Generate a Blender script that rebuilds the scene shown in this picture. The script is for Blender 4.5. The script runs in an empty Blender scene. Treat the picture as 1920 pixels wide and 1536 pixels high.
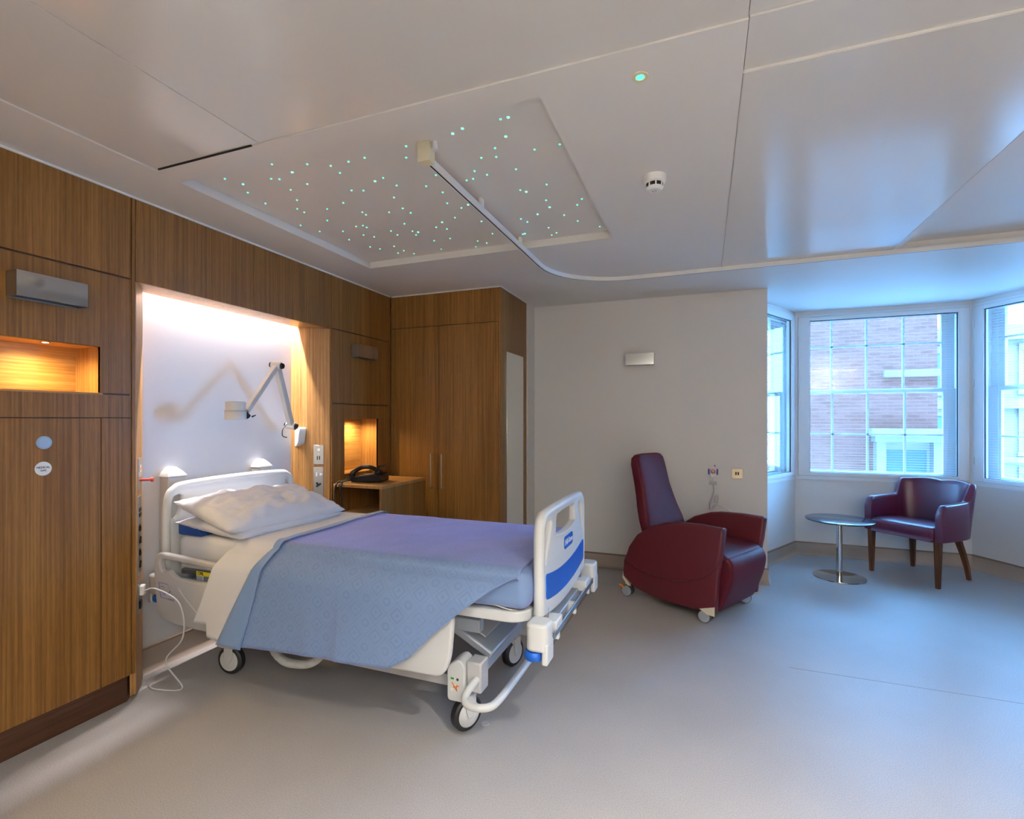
import bpy, bmesh, math, random
from mathutils import Vector, Matrix, noise
R = math.radians
random.seed(7)
S = bpy.context.scene
COL = S.collection

# ------------------------------------------------------------------ camera, world, exposure
CAM_H = 1.4
cam_d = bpy.data.cameras.new('camera')
cam = bpy.data.objects.new('camera', cam_d); COL.objects.link(cam)
cam.location = (0, 0, CAM_H)
cam.rotation_euler = (R(90), 0, R(20.853))
cam_d.sensor_fit = 'HORIZONTAL'; cam_d.sensor_width = 36
cam_d.lens = 946.2 / 1920 * 36
cam_d.shift_y = 18.2 / 1920
cam_d.clip_start = 0.05
S.camera = cam

W = bpy.data.worlds.new('overcast_sky'); S.world = W; W.use_nodes = True
bg = W.node_tree.nodes['Background']
bg.inputs[0].default_value = (0.17, 0.49, 1.0, 1)
bg.inputs[1].default_value = 34.0

S.view_settings.view_transform = 'Standard'
S.view_settings.look = 'None'
S.view_settings.gamma = 1
S.view_settings.use_curve_mapping = False
S.view_settings.exposure = 0.42

STRIP_W = 50.0        # bed niche strip light
FILL_DOWN_W = 27.0   # ceiling fill lamps added at the entrance end, out of view
ALCOVE_W = 11.5
FILL_UP_W = 132.0      # fill lamps added on the unseen entrance wall

# ------------------------------------------------------------------ materials
def nt(name):
    m = bpy.data.materials.new(name); m.use_nodes = True
    return m, m.node_tree, m.node_tree.nodes['Principled BSDF']

def mat(name, col, rough=0.5, metal=0.0, spec=0.5, coat=0.0, bump=0.0, bscale=200.0, emit=None, estr=0.0, vary=0.0, vscale=3.0, sheen=0.0):
    m, t, b = nt(name)
    b.inputs['Base Color'].default_value = (*col, 1)
    b.inputs['Roughness'].default_value = rough
    b.inputs['Metallic'].default_value = metal
    b.inputs['Specular IOR Level'].default_value = spec
    b.inputs['Coat Weight'].default_value = coat
    b.inputs['Sheen Weight'].default_value = sheen
    if emit:
        b.inputs['Emission Color'].default_value = (*emit, 1)
        b.inputs['Emission Strength'].default_value = estr
    tc = None
    if vary or bump:
        tc = t.nodes.new('ShaderNodeTexCoord')
    if vary:
        n = t.nodes.new('ShaderNodeTexNoise'); n.inputs['Scale'].default_value = vscale; n.inputs['Detail'].default_value = 5
        r = t.nodes.new('ShaderNodeValToRGB')
        r.color_ramp.elements[0].position = .3; r.color_ramp.elements[1].position = .7
        r.color_ramp.elements[0].color = (*[c * (1 - vary) for c in col], 1)
        r.color_ramp.elements[1].color = (*[min(1, c * (1 + vary)) for c in col], 1)
        t.links.new(tc.outputs['Object'], n.inputs['Vector'])
        t.links.new(n.outputs['Fac'], r.inputs['Fac']); t.links.new(r.outputs['Color'], b.inputs['Base Color'])
    if bump:
        n = t.nodes.new('ShaderNodeTexNoise'); n.inputs['Scale'].default_value = bscale; n.inputs['Detail'].default_value = 3
        k = t.nodes.new('ShaderNodeBump'); k.inputs['Strength'].default_value = bump; k.inputs['Distance'].default_value = 0.002
        t.links.new(tc.outputs['Object'], n.inputs['Vector'])
        t.links.new(n.outputs['Fac'], k.inputs['Height']); t.links.new(k.outputs['Normal'], b.inputs['Normal'])
    return m

def wood(name, dark, mid, light, axis='Z', rough=0.40, strip=105.0):
    """bamboo veneer: thin parallel strips along one axis with fine fibres"""
    m, t, b = nt(name)
    N, L = t.nodes.new, t.links.new
    tc = N('ShaderNodeTexCoord')
    mp = N('ShaderNodeMapping')
    sc = {'Z': (1, 1, 0.012), 'Y': (1, .012, 1), 'X': (.012, 1, 1)}[axis]
    mp.inputs['Scale'].default_value = sc
    L(tc.outputs['Object'], mp.inputs['Vector'])
    n1 = N('ShaderNodeTexNoise'); n1.inputs['Scale'].default_value = strip; n1.inputs['Detail'].default_value = 3; n1.inputs['Roughness'].default_value = .65
    L(mp.outputs['Vector'], n1.inputs['Vector'])
    n2 = N('ShaderNodeTexNoise'); n2.inputs['Scale'].default_value = 9; n2.inputs['Detail'].default_value = 2
    L(mp.outputs['Vector'], n2.inputs['Vector'])
    mp2 = N('ShaderNodeMapping'); mp2.inputs['Scale'].default_value = tuple(1 if s == 1 else .12 for s in sc)
    L(tc.outputs['Object'], mp2.inputs['Vector'])
    n3 = N('ShaderNodeTexNoise'); n3.inputs['Scale'].default_value = 130; n3.inputs['Detail'].default_value = 2
    L(mp2.outputs['Vector'], n3.inputs['Vector'])
    a1 = N('ShaderNodeMath'); a1.operation = 'MULTIPLY_ADD'; a1.inputs[1].default_value = .45
    L(n2.outputs['Fac'], a1.inputs[0]); L(n1.outputs['Fac'], a1.inputs[2])
    a2 = N('ShaderNodeMath'); a2.operation = 'MULTIPLY_ADD'; a2.inputs[1].default_value = .22
    L(n3.outputs['Fac'], a2.inputs[0]); L(a1.outputs[0], a2.inputs[2])
    r = N('ShaderNodeValToRGB'); e = r.color_ramp.elements
    e[0].position = .62; e[0].color = (*dark, 1); e[1].position = 1.0; e[1].color = (*light, 1)
    x = e.new(.82); x.color = (*mid, 1)
    L(a2.outputs[0], r.inputs['Fac']); L(r.outputs['Color'], b.inputs['Base Color'])
    b.inputs['Roughness'].default_value = rough
    b.inputs['Specular IOR Level'].default_value = .3
    k = N('ShaderNodeBump'); k.inputs['Strength'].default_value = .08; k.inputs['Distance'].default_value = .001
    L(n1.outputs['Fac'], k.inputs['Height']); L(k.outputs['Normal'], b.inputs['Normal'])
    return m

M = {}
WD, WM, WL = (.14, .060, .0135), (.20, .092, .0215), (.265, .128, .033)
M['wood'] = wood('bamboo_veneer', WD, WM, WL)
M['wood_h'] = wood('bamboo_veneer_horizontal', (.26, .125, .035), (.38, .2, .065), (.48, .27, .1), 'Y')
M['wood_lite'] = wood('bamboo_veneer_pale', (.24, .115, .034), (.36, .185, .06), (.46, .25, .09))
M['wood_dark'] = mat('dark_stained_edge', (.075, .03, .013), .5)
M['plinth'] = wood('dark_plinth', (.045, .018, .009), (.065, .027, .014), (.085, .037, .02), 'Y')
M['wall'] = mat('warm_white_wall_paint', (.68, .665, .645), .55, bump=.05, bscale=350)
M['white_panel'] = mat('white_wall_cladding', (.66, .66, .69), .35)
M['ceiling'] = mat('satin_ceiling_paint', (.74, .72, .69), .42, spec=.5)
M['ceil_panel'] = mat('satin_metal_ceiling_panel', (.70, .69, .665), .17, spec=1.0)
M['white'] = mat('white_gloss_paint', (.78, .79, .79), .3)
M['frame_white'] = mat('white_window_frame', (.72, .74, .75), .4)
M['gasket'] = mat('black_gasket', (.02, .02, .022), .5)
M['chrome'] = mat('polished_chrome', (.60, .59, .58), .07, 1)
M['steel'] = mat('brushed_steel', (.42, .41, .40), .36, 1, bump=.1, bscale=500)
M['black'] = mat('black_plastic', (.008, .008, .009), .28, spec=.3)
M['dark'] = mat('dark_void', (.006, .006, .006), .8)
M['rubber'] = mat('grey_rubber', (.05, .05, .055), .6)
M['tyre'] = mat('black_tyre', (.016, .016, .018), .5)
M['bedwhite'] = mat('white_moulded_plastic', (.66, .67, .66), .38)
M['bedgrey'] = mat('pale_grey_plastic', (.50, .49, .49), .42)
M['bedmetal'] = mat('grey_powdercoat', (.40, .44, .50), .4, .3)
M['blue'] = mat('blue_plastic', (.004, .10, .50), .4)
M['blue_vinyl'] = mat('navy_mattress_vinyl', (.004, .05, .24), .5)
M['burgundy'] = mat('burgundy_vinyl', (.075, .006, .013), .58, spec=.2, bump=.12, bscale=260)
M['burgundy_panel'] = mat('burgundy_panel_vinyl', (.085, .006, .012), .5, bump=.12, bscale=260)
M['aubergine'] = mat('aubergine_vinyl', (.085, .012, .035), .34, bump=.12, bscale=260)
M['legwood'] = wood('walnut_leg', (.05, .018, .008), (.085, .032, .013), (.12, .045, .018), rough=.4)
M['linen'] = mat('white_cotton', (.68, .68, .71), .85, bump=.15, bscale=900, sheen=.2)
M['pillow_l'] = mat('white_pillow_cotton', (.66, .66, .70), .85, bump=.15, bscale=900, sheen=.2)
M['cap'] = mat('skirting_cap', (.17, .115, .08), .5)
M['skirt'] = mat('coved_vinyl_skirting', (.33, .265, .22), .45)
M['plate'] = mat('brass_plate', (.55, .44, .30), .35, .6)
M['red'] = mat('red_plastic', (.55, .03, .015), .4)
M['orange'] = mat('orange_plastic', (.9, .25, .02), .4)
M['green'] = mat('green_plastic', (.02, .35, .06), .4)
M['purple'] = mat('violet_plastic', (.1, .06, .3), .4)
M['lilac_print'] = mat('lilac_print', (.24, .22, .5), .5)
M['yellow'] = mat('yellow_label', (.7, .6, .02), .5)
M['cream'] = mat('cream_plastic', (.72, .66, .48), .5)
M['tabletop'] = mat('dark_glass_top', (.035, .045, .06), .12, spec=.6)
M['mirror'] = mat('mirror_glass', (.85, .88, .86), .02, 1)
M['cord'] = mat('white_cord', (.62, .62, .62), .5)
M['hose'] = mat('translucent_grey_hose', (.5, .5, .48), .35)
M['slat'] = mat('blind_slat', (.85, .86, .86), .5)
M['star'] = mat('fibre_star', (.1, .6, .45), .4, emit=(.05, 1, .56), estr=2.0)
M['star_b'] = mat('bright_fibre_star', (.1, .6, .45), .4, emit=(.10, 1, .62), estr=3.0)
M['led_green'] = mat('green_led', (.05, .6, .3), .4, emit=(.04, 1, .34), estr=3.2)
M['led_warm'] = mat('warm_led', (1, .9, .7), .4, emit=(1, .8, .5), estr=18)
M['led_strip'] = mat('strip_led', (1, 1, 1), .4, emit=(1, .92, .86), estr=12)
M['lamp_glass'] = mat('frosted_lamp_glass', (.8, .8, .78), .5)

def floor_material():
    m, t, b = nt('speckled_vinyl_floor'); N, L = t.nodes.new, t.links.new
    tc = N('ShaderNodeTexCoord')
    v = N('ShaderNodeTexNoise'); v.inputs['Scale'].default_value = 240; v.inputs['Detail'].default_value = 3; L(tc.outputs['Object'], v.inputs['Vector'])
    v2 = N('ShaderNodeTexNoise'); v2.inputs['Scale'].default_value = 1.7; v2.inputs['Detail'].default_value = 3; L(tc.outputs['Object'], v2.inputs['Vector'])
    r = N('ShaderNodeValToRGB'); e = r.color_ramp.elements
    e[0].position = .36; e[0].color = (.38, .355, .345, 1); e[1].position = .64; e[1].color = (.51, .485, .475, 1)
    L(v.outputs['Fac'], r.inputs['Fac'])
    mx = N('ShaderNodeMix'); mx.data_type = 'RGBA'; mx.blend_type = 'MULTIPLY'; mx.inputs['Factor'].default_value = .25
    L(r.outputs['Color'], mx.inputs['A']); L(v2.outputs['Fac'], mx.inputs['B'])
    L(mx.outputs['Result'], b.inputs['Base Color'])
    b.inputs['Roughness'].default_value = .42; b.inputs['Specular IOR Level'].default_value = .45
    k = N('ShaderNodeBump'); k.inputs['Strength'].default_value = .12; k.inputs['Distance'].default_value = .001
    L(v.outputs['Fac'], k.inputs['Height']); L(k.outputs['Normal'], b.inputs['Normal'])
    return m
M['floor'] = floor_material()

def glass_material():
    m = bpy.data.materials.new('window_glass'); m.use_nodes = True; t = m.node_tree; t.nodes.clear(); N, L = t.nodes.new, t.links.new
    o = N('ShaderNodeOutputMaterial'); a = N('ShaderNodeBsdfTransparent'); a.inputs[0].default_value = (.95, .985, 1, 1)
    g = N('ShaderNodeBsdfGlossy'); g.inputs['Roughness'].default_value = .02
    x = N('ShaderNodeMixShader'); f = N('ShaderNodeLayerWeight'); q = N('ShaderNodeMath'); q.operation = 'POWER'; q.inputs[1].default_value = 5
    k = N('ShaderNodeMath'); k.operation = 'MULTIPLY_ADD'; k.inputs[1].default_value = .8; k.inputs[2].default_value = .03
    L(f.outputs['Facing'], q.inputs[0]); L(q.outputs[0], k.inputs[0]); L(k.outputs[0], x.inputs[0]); L(a.outputs[0], x.inputs[1]); L(g.outputs[0], x.inputs[2]); L(x.outputs[0], o.inputs[0])
    return m
M['glass'] = glass_material()

def spread_material():
    """pale blue woven bedspread with a tone-on-tone jacquard of diamonds and rings"""
    m, t, b = nt('blue_jacquard_bedspread'); N, L = t.nodes.new, t.links.new
    uv = N('ShaderNodeUVMap'); uv.uv_map = 'UVMap'
    mp = N('ShaderNodeMapping'); mp.inputs['Scale'].default_value = (1 / .105, 1 / .105, 1); L(uv.outputs['UV'], mp.inputs['Vector'])
    def M_(op, a=None, b_=None, c=None):
        n = N('ShaderNodeMath'); n.operation = op
        for i, x in enumerate((a, b_, c)):
            if x is None: continue
            if isinstance(x, (int, float)): n.inputs[i].default_value = x
            else: L(x, n.inputs[i])
        return n.outputs[0]
    sp = N('ShaderNodeSeparateXYZ'); L(mp.outputs['Vector'], sp.inputs[0])
    fx = M_('ABSOLUTE', M_('SUBTRACT', M_('FRACT', sp.outputs[0]), .5))
    fy = M_('ABSOLUTE', M_('SUBTRACT', M_('FRACT', sp.outputs[1]), .5))
    d = M_('ADD', fx, fy)                                     # diamond distance
    d1 = M_('LESS_THAN', M_('ABSOLUTE', M_('SUBTRACT', d, .30)), .045)
    d2 = M_('LESS_THAN', M_('ABSOLUTE', M_('SUBTRACT', d, .5)), .02)
    cx, cy = M_('SUBTRACT', .5, fx), M_('SUBTRACT', .5, fy)
    rr = M_('SQRT', M_('ADD', M_('MULTIPLY', cx, cx), M_('MULTIPLY', cy, cy)))
    d3 = M_('LESS_THAN', M_('ABSOLUTE', M_('SUBTRACT', rr, .14)), .035)
    d4 = M_('LESS_THAN', d, .09)
    pat = M_('MINIMUM', M_('ADD', M_('ADD', d1, d2), M_('ADD', d3, d4)), 1)
    tc = N('ShaderNodeTexCoord')
    n = N('ShaderNodeTexNoise'); n.inputs['Scale'].default_value = 7; n.inputs['Detail'].default_value = 4; L(tc.outputs['Object'], n.inputs['Vector'])
    p2 = M_('MULTIPLY', pat, M_('MULTIPLY_ADD', n.outputs['Fac'], 1.2, 0.0))
    mx = N('ShaderNodeMix'); mx.data_type = 'RGBA'
    mx.inputs['A'].default_value = (.175, .27, .47, 1); mx.inputs['B'].default_value = (.14, .22, .39, 1)
    L(p2, mx.inputs['Factor']); L(mx.outputs['Result'], b.inputs['Base Color'])
    b.inputs['Roughness'].default_value = .62; b.inputs['Sheen Weight'].default_value = .85; b.inputs['Sheen Roughness'].default_value = .4; b.inputs['Sheen Tint'].default_value = (.56, .48, 1, 1)  # violet sheen tint stands in for violet light on the bed top
    n2 = N('ShaderNodeTexNoise'); n2.inputs['Scale'].default_value = 700; L(tc.outputs['Object'], n2.inputs['Vector'])
    hh = M_('ADD', M_('MULTIPLY', n2.outputs['Fac'], .35), M_('MULTIPLY', pat, -.5))
    k = N('ShaderNodeBump'); k.inputs['Strength'].default_value = .25; k.inputs['Distance'].default_value = .0015
    L(hh, k.inputs['Height']); L(k.outputs['Normal'], b.inputs['Normal'])
    return m
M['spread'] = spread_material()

def brick_material():
    m, t, b = nt('weathered_red_brick'); N, L = t.nodes.new, t.links.new
    tc = N('ShaderNodeTexCoord'); mp = N('ShaderNodeMapping'); mp.inputs['Rotation'].default_value = (R(90), 0, 0)
    L(tc.outputs['Object'], mp.inputs['Vector'])
    k = N('ShaderNodeTexBrick'); k.inputs['Scale'].default_value = 1
    k.inputs['Brick Width'].default_value = .23; k.inputs['Row Height'].default_value = .075; k.inputs['Mortar Size'].default_value = .008
    k.inputs['Color1'].default_value = (.20, .075, .05, 1); k.inputs['Color2'].default_value = (.26, .105, .075, 1); k.inputs['Mortar'].default_value = (.27, .13, .10, 1)
    L(mp.outputs['Vector'], k.inputs['Vector']); L(k.outputs['Color'], b.inputs['Base Color'])
    b.inputs['Roughness'].default_value = .9
    return m
M['brick'] = brick_material()
M['stone'] = mat('pale_portland_stone', (.30, .27, .24), .8, vary=.08, vscale=2)
M['street'] = mat('street_paving', (.42, .40, .38), .9)
M['far_window'] = mat('far_window_glass', (.12, .2, .28), .1)

# ------------------------------------------------------------------ mesh helpers
class MB:
    def __init__(s): s.v = []; s.f = []
    def add(s, vs, fs):
        o = len(s.v); s.v += [tuple(p) for p in vs]; s.f += [[i + o for i in f] for f in fs]; return s
    def box(s, x0, x1, y0, y1, z0, z1):
        vs = [(x, y, z) for z in (z0, z1) for y in (y0, y1) for x in (x0, x1)]
        return s.add(vs, [(0, 2, 3, 1), (4, 5, 7, 6), (0, 1, 5, 4), (2, 6, 7, 3), (0, 4, 6, 2), (1, 3, 7, 5)])
    def obox(s, o, u, v, w):
        """box from corner o along three edge vectors"""
        o, u, v, w = map(Vector, (o, u, v, w))
        vs = [o + a * u + b * v + c * w for c in (0, 1) for b in (0, 1) for a in (0, 1)]
        fs = [(0, 2, 3, 1), (4, 5, 7, 6), (0, 1, 5, 4), (2, 6, 7, 3), (0, 4, 6, 2), (1, 3, 7, 5)]
        if u.cross(v).dot(w) < 0: fs = [f[::-1] for f in fs]
        return s.add(vs, fs)
    def prism(s, poly, o, u, v, w):
        """polygon [(a,b)] in the plane o + a*u + b*v, thickened by vector w"""
        o, u, v, w = map(Vector, (o, u, v, w)); n = len(poly)
        bot = [o + u * a + v * b for a, b in poly]; top = [p + w for p in bot]
        fs = [list(range(n))[::-1], list(range(n, 2 * n))] + [(i, (i + 1) % n, n + (i + 1) % n, n + i) for i in range(n)]
        ar = sum(poly[i][0] * poly[(i + 1) % n][1] - poly[(i + 1) % n][0] * poly[i][1] for i in range(n))
        if (ar > 0) != (u.cross(v).dot(w) > 0): fs = [list(f)[::-1] for f in fs]
        return s.add(bot + top, fs)
    def rings(s, rs, close=True, cap=True):
        n = len(rs[0]); vs = [p for r in rs for p in r]; fs = []
        for k in range(len(rs) - 1):
            for i in range(n if close else n - 1):
                j = (i + 1) % n; fs.append((k * n + i, k * n + j, (k + 1) * n + j, (k + 1) * n + i))
        if cap and close: fs += [list(range(n))[::-1], list(range((len(rs) - 1) * n, len(rs) * n))]
        return s.add(vs, fs)
    def cyl(s, p0, p1, r0, r1=None, n=24, cap=True):
        p0, p1 = Vector(p0), Vector(p1); r1 = r0 if r1 is None else r1
        d = (p1 - p0).normalized(); a = d.orthogonal().normalized(); b = d.cross(a)
        ang = [2 * math.pi * i / n for i in range(n)]
        return s.rings([[p + (a * math.cos(t) + b * math.sin(t)) * r for t in ang] for p, r in ((p0, r0), (p1, r1))], cap=cap)
    def tube(s, path, r, n=10, closed=False):
        P = [Vector(p) for p in path]; rs = []; a = None
        for i, p in enumerate(P):
            if closed: d = P[(i + 1) % len(P)] - P[i - 1]
            else: d = P[min(i + 1, len(P) - 1)] - P[max(i - 1, 0)]
            d.normalize()
            a = d.orthogonal().normalized() if a is None else (a - d * a.dot(d)).normalized()
            b = d.cross(a); rr = r[i] if isinstance(r, (list, tuple)) else r
            rs.append([p + (a * math.cos(2 * math.pi * k / n) + b * math.sin(2 * math.pi * k / n)) * rr for k in range(n)])
        if closed: rs.append(rs[0])
        return s.rings(rs, cap=not closed)
    def lathe(s, prof, c, n=32, axis='Z'):
        """prof [(radius, height)] turned about an axis through c"""
        c = Vector(c); A = {'Z': ((1, 0, 0), (0, 1, 0), (0, 0, 1)), 'Y': ((0, 0, 1), (1, 0, 0), (0, 1, 0)), 'X': ((0, 1, 0), (0, 0, 1), (1, 0, 0))}[axis]
        a, b, w = map(Vector, A); cap = True
        rs = [[c + (a * math.cos(2 * math.pi * k / n) + b * math.sin(2 * math.pi * k / n)) * max(r, 1e-4) + w * h for k in range(n)] for r, h in prof]
        return s.rings(rs, cap=cap)
    def build(s, name, m, parent=None, smooth=False, bev=0.0, seg=2, label=None, sub=0, world=True, ang=40):
        me = bpy.data.meshes.new(name); me.from_pydata(s.v, [], s.f); me.update()
        return finish(name, me, m, parent, smooth, bev, seg, label, sub, world, ang)

def finish(name, me, m, parent=None, smooth=False, bev=0.0, seg=2, label=None, sub=0, world=True, ang=40):
    bm = bmesh.new(); bm.from_mesh(me); bmesh.ops.recalc_face_normals(bm, faces=bm.faces); bm.to_mesh(me); bm.free()
    if smooth or bev or sub:
        me.polygons.foreach_set('use_smooth', [True] * len(me.polygons))
        me.set_sharp_from_angle(angle=R(ang))
    o = bpy.data.objects.new(name, me); COL.objects.link(o)
    me.materials.append(M[m] if isinstance(m, str) else m)
    if bev:
        b = o.modifiers.new('bevel', 'BEVEL'); b.width = bev; b.segments = seg; b.limit_method = 'ANGLE'; b.angle_limit = R(35); b.harden_normals = False
    if sub:
        q = o.modifiers.new('subd', 'SUBSURF'); q.levels = sub; q.render_levels = sub
    if parent:
        o.parent = parent
        if world: o.matrix_parent_inverse = mworld(parent).inverted()
    if label: o['label'] = label
    return o

def mworld(o):
    m = o.matrix_basis.copy()
    return m if not o.parent else mworld(o.parent) @ o.matrix_parent_inverse @ m

def tag(o, label, cat, group=None, kind=None):
    if label: o['label'] = label
    if cat: o['category'] = cat
    if group: o['group'] = group
    if kind: o['kind'] = kind
    return o

def thing(name, label, cat, loc, rz=0.0, group=None):
    o = bpy.data.objects.new(name, None); COL.objects.link(o)
    o.empty_display_size = .1; o.location = loc; o.rotation_euler = (0, 0, rz)
    return tag(o, label, cat, group)

def struct(o, label, cat=None):
    o['kind'] = 'structure'; o['label'] = label
    if cat: o['category'] = cat
    return o

def plate2d(loops, thick, bevel=0.0, res=2):
    """2D outline with holes -> filled, thickened, rounded-edge mesh in local XY, centred on z=0"""
    cu = bpy.data.curves.new('tmp', 'CURVE'); cu.dimensions = '2D'; cu.fill_mode = 'BOTH'
    cu.extrude = max(thick / 2 - bevel, 1e-4); cu.bevel_depth = bevel; cu.bevel_resolution = res
    cu.offset = -bevel
    for lp in loops:
        sp = cu.splines.new('POLY'); sp.points.add(len(lp) - 1); sp.use_cyclic_u = True
        for p, q in zip(sp.points, lp): p.co = (q[0], q[1], 0, 1)
    o = bpy.data.objects.new('tmp', cu)
    me = bpy.data.meshes.new_from_object(o)
    bpy.data.objects.remove(o); bpy.data.curves.remove(cu)
    return me

def place_mesh(me, o, u, v, w):
    o, u, v, w = map(Vector, (o, u, v, w))
    mt = Matrix(((u.x, v.x, w.x, o.x), (u.y, v.y, w.y, o.y), (u.z, v.z, w.z, o.z), (0, 0, 0, 1)))
    me.transform(mt); bm = bmesh.new(); bm.from_mesh(me)
    bmesh.ops.remove_doubles(bm, verts=bm.verts, dist=1e-5); bmesh.ops.recalc_face_normals(bm, faces=bm.faces); bm.to_mesh(me); bm.free()
    me.materials.clear()
    return me

def text_mesh(body, size, o, u, v, depth=.0006):
    cu = bpy.data.curves.new('txt', 'FONT'); cu.body = body; cu.size = size; cu.align_x = 'CENTER'; cu.align_y = 'CENTER'; cu.extrude = depth
    ob = bpy.data.objects.new('txt', cu); me = bpy.data.meshes.new_from_object(ob)
    bpy.data.objects.remove(ob); bpy.data.curves.remove(cu)
    u, v = Vector(u), Vector(v)
    return place_mesh(me, o, u, v, u.cross(v))

def rrect(x0, x1, y0, y1, r, n=6):
    pts = []
    for cx, cy, a in ((x1 - r, y0 + r, -90), (x1 - r, y1 - r, 0), (x0 + r, y1 - r, 90), (x0 + r, y0 + r, 180)):
        for i in range(n + 1):
            t = R(a + 90 * i / n); pts.append((cx + r * math.cos(t), cy + r * math.sin(t)))
    return pts

def round_poly(pts, r, n=5):
    """round the corners of a polygon; r a number or a list"""
    out = []; N = len(pts)
    for i in range(N):
        p0, p, p1 = Vector(pts[i - 1]), Vector(pts[i]), Vector(pts[(i + 1) % N])
        rr = r[i] if isinstance(r, (list, tuple)) else r
        a, b = (p0 - p), (p1 - p); la, lb = a.length, b.length; k = min(rr, la * .49, lb * .49)
        if k < 1e-5: out.append(tuple(p)); continue
        A, B = p + a / la * k, p + b / lb * k
        for j in range(n + 1):
            t = j / n; q = A * (1 - t) ** 2 + p * 2 * t * (1 - t) + B * t * t; out.append((q.x, q.y))
    return out

def smooth_path(pts, n=8, closed=False):
    """Catmull-Rom through points"""
    P = [Vector(p) for p in pts]; out = []; N = len(P)
    for i in range(N if closed else N - 1):
        p0 = P[i - 1] if (i > 0 or closed) else P[0]; p1 = P[i]; p2 = P[(i + 1) % N]; p3 = P[(i + 2) % N] if (closed or i + 2 < N) else P[-1]
        for k in range(n):
            t = k / n
            out.append(.5 * ((2 * p1) + (p2 - p0) * t + (2 * p0 - 5 * p1 + 4 * p2 - p3) * t * t + (3 * p1 - p0 - 3 * p2 + p3) * t ** 3))
    if not closed: out.append(P[-1])
    return out

def sweep2d(path, prof, closed=False):
    """profile [(offset to the left of travel, z)] along a plan polyline with mitred corners"""
    P = [Vector((p[0], p[1])) for p in path]; rs = []
    for i, p in enumerate(P):
        d0 = (p - P[i - 1]).normalized() if i > 0 else (P[1] - P[0]).normalized()
        d1 = (P[i + 1] - p).normalized() if i < len(P) - 1 else d0
        n0 = Vector((-d0.y, d0.x)); n1 = Vector((-d1.y, d1.x)); nn = (n0 + n1).normalized(); k = 1 / max(.3, nn.dot(n0))
        rs.append([(p.x + nn.x * a * k, p.y + nn.y * a * k, z) for a, z in prof])
    return MB().rings(rs)

# ------------------------------------------------------------------ room shell
H = 2.51                      # ceiling height
XW = -2.66                    # face of the panelled wall
YW = 4.765                    # rear plaster wall
BAYY, BX0, BX1, BYS = 5.95, .885, 2.345, 5.26   # bay front line, corners, start of the splays
fl = MB().box(-3.1, 3.3, -1.7, 6.2, -.12, 0).build('floor', 'floor'); struct(fl, 'speckled grey-beige vinyl floor', 'floor')
MB().box(.45, 3.2, 3.213, 3.2165, -.001, .0006).build('floor_seam', mat('seam_weld', (.22, .185, .165), .5), fl)
struct(MB().box(-3.2, -2.93, -1.7, 5.2, 0, H + .3).build('wall_left', 'wall'), 'plaster wall behind the timber panelling', 'wall')
wb = MB().box(-3.2, -1.575, 4.545, 5.2, 0, H + .3).box(-1.575, .5, YW, 5.2, 0, H + .3).build('wall_back', 'wall')
struct(wb, 'plain off-white rear wall behind the recliner', 'wall')
struct(MB().box(2.73, 3.4, YW, 5.35, 0, H + .3).build('wall_bay_side', 'wall'), 'short off-white wall beyond the bay window', 'wall')
struct(MB().box(3.2, 3.4, -1.7, YW, 0, H + .3).build('wall_right', 'wood'), 'unseen side wall with bamboo panelling added to absorb light', 'wall')  # bamboo put on this unseen wall to cut bounced light
struct(MB().box(-3.2, 3.4, -1.9, -1.7, 0, H + .3).build('wall_front', 'wall'), 'off-white entrance wall of the room', 'wall')
# low walls and head of the bay
ux = (BX0 - .5); bay_pts = [(.5, BYS), (BX0, BAYY), (BX1, BAYY), (2.73, BYS)]
bay_out = [(.5, 5.2), (.5, BYS + .0), (BX0, BAYY), (BX1, BAYY), (2.73, BYS), (2.73, 5.2), (3.0, 5.2), (3.0, BYS + .1), (BX1 + .2, BAYY + .3), (BX0 - .2, BAYY + .3), (.23, BYS + .1), (.23, 5.2)]
bw = MB()
bw.prism(bay_out, (0, 0, 0), (1, 0, 0), (0, 1, 0), (0, 0, .80)); bw.prism(bay_out, (0, 0, 2.475), (1, 0, 0), (0, 1, 0), (0, 0, .4))
struct(bw.build('wall_bay', 'wall'), 'low white wall and head of the bay under its windows', 'wall')
# window ledge lip
lip = sweep2d([(.5, 5.15), (.5, BYS), (BX0, BAYY), (BX1, BAYY), (2.73, BYS), (2.73, 5.15)], [(0, .785), (-.014, .785), (-.014, .80), (0, .80)])
struct(lip.build('trim_1', 'white'), 'slim white ledge under the bay windows', 'trim')
# skirting
SK = [(0, 0), (-.035, 0), (-.02, .008), (-.011, .03), (-.010, .125), (0, .125)]
CP = [(0, .125), (-.013, .125), (-.011, .135), (0, .137)]
pth = [(-1.575, 4.55), (-1.575, YW), (.5, YW), (.5, BYS), (BX0, BAYY), (BX1, BAYY), (2.73, BYS), (2.73, YW), (3.2, YW)]
b1 = sweep2d(pth, SK).build('baseboard_back', 'skirt', smooth=True, ang=60); struct(b1, 'tan coved vinyl skirting along the rear wall and bay', 'skirting')
sweep2d(pth, CP).build('cap_strip', 'cap', b1)
pth2 = [(-2.895, 1.86), (-2.895, 2.94)]
b2 = sweep2d(pth2, SK).build('baseboard_left', 'skirt', smooth=True, ang=60); struct(b2, 'tan coved vinyl skirting behind the bed head', 'skirting')
sweep2d(pth2, CP).build('cap_strip', 'cap', b2)

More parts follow.
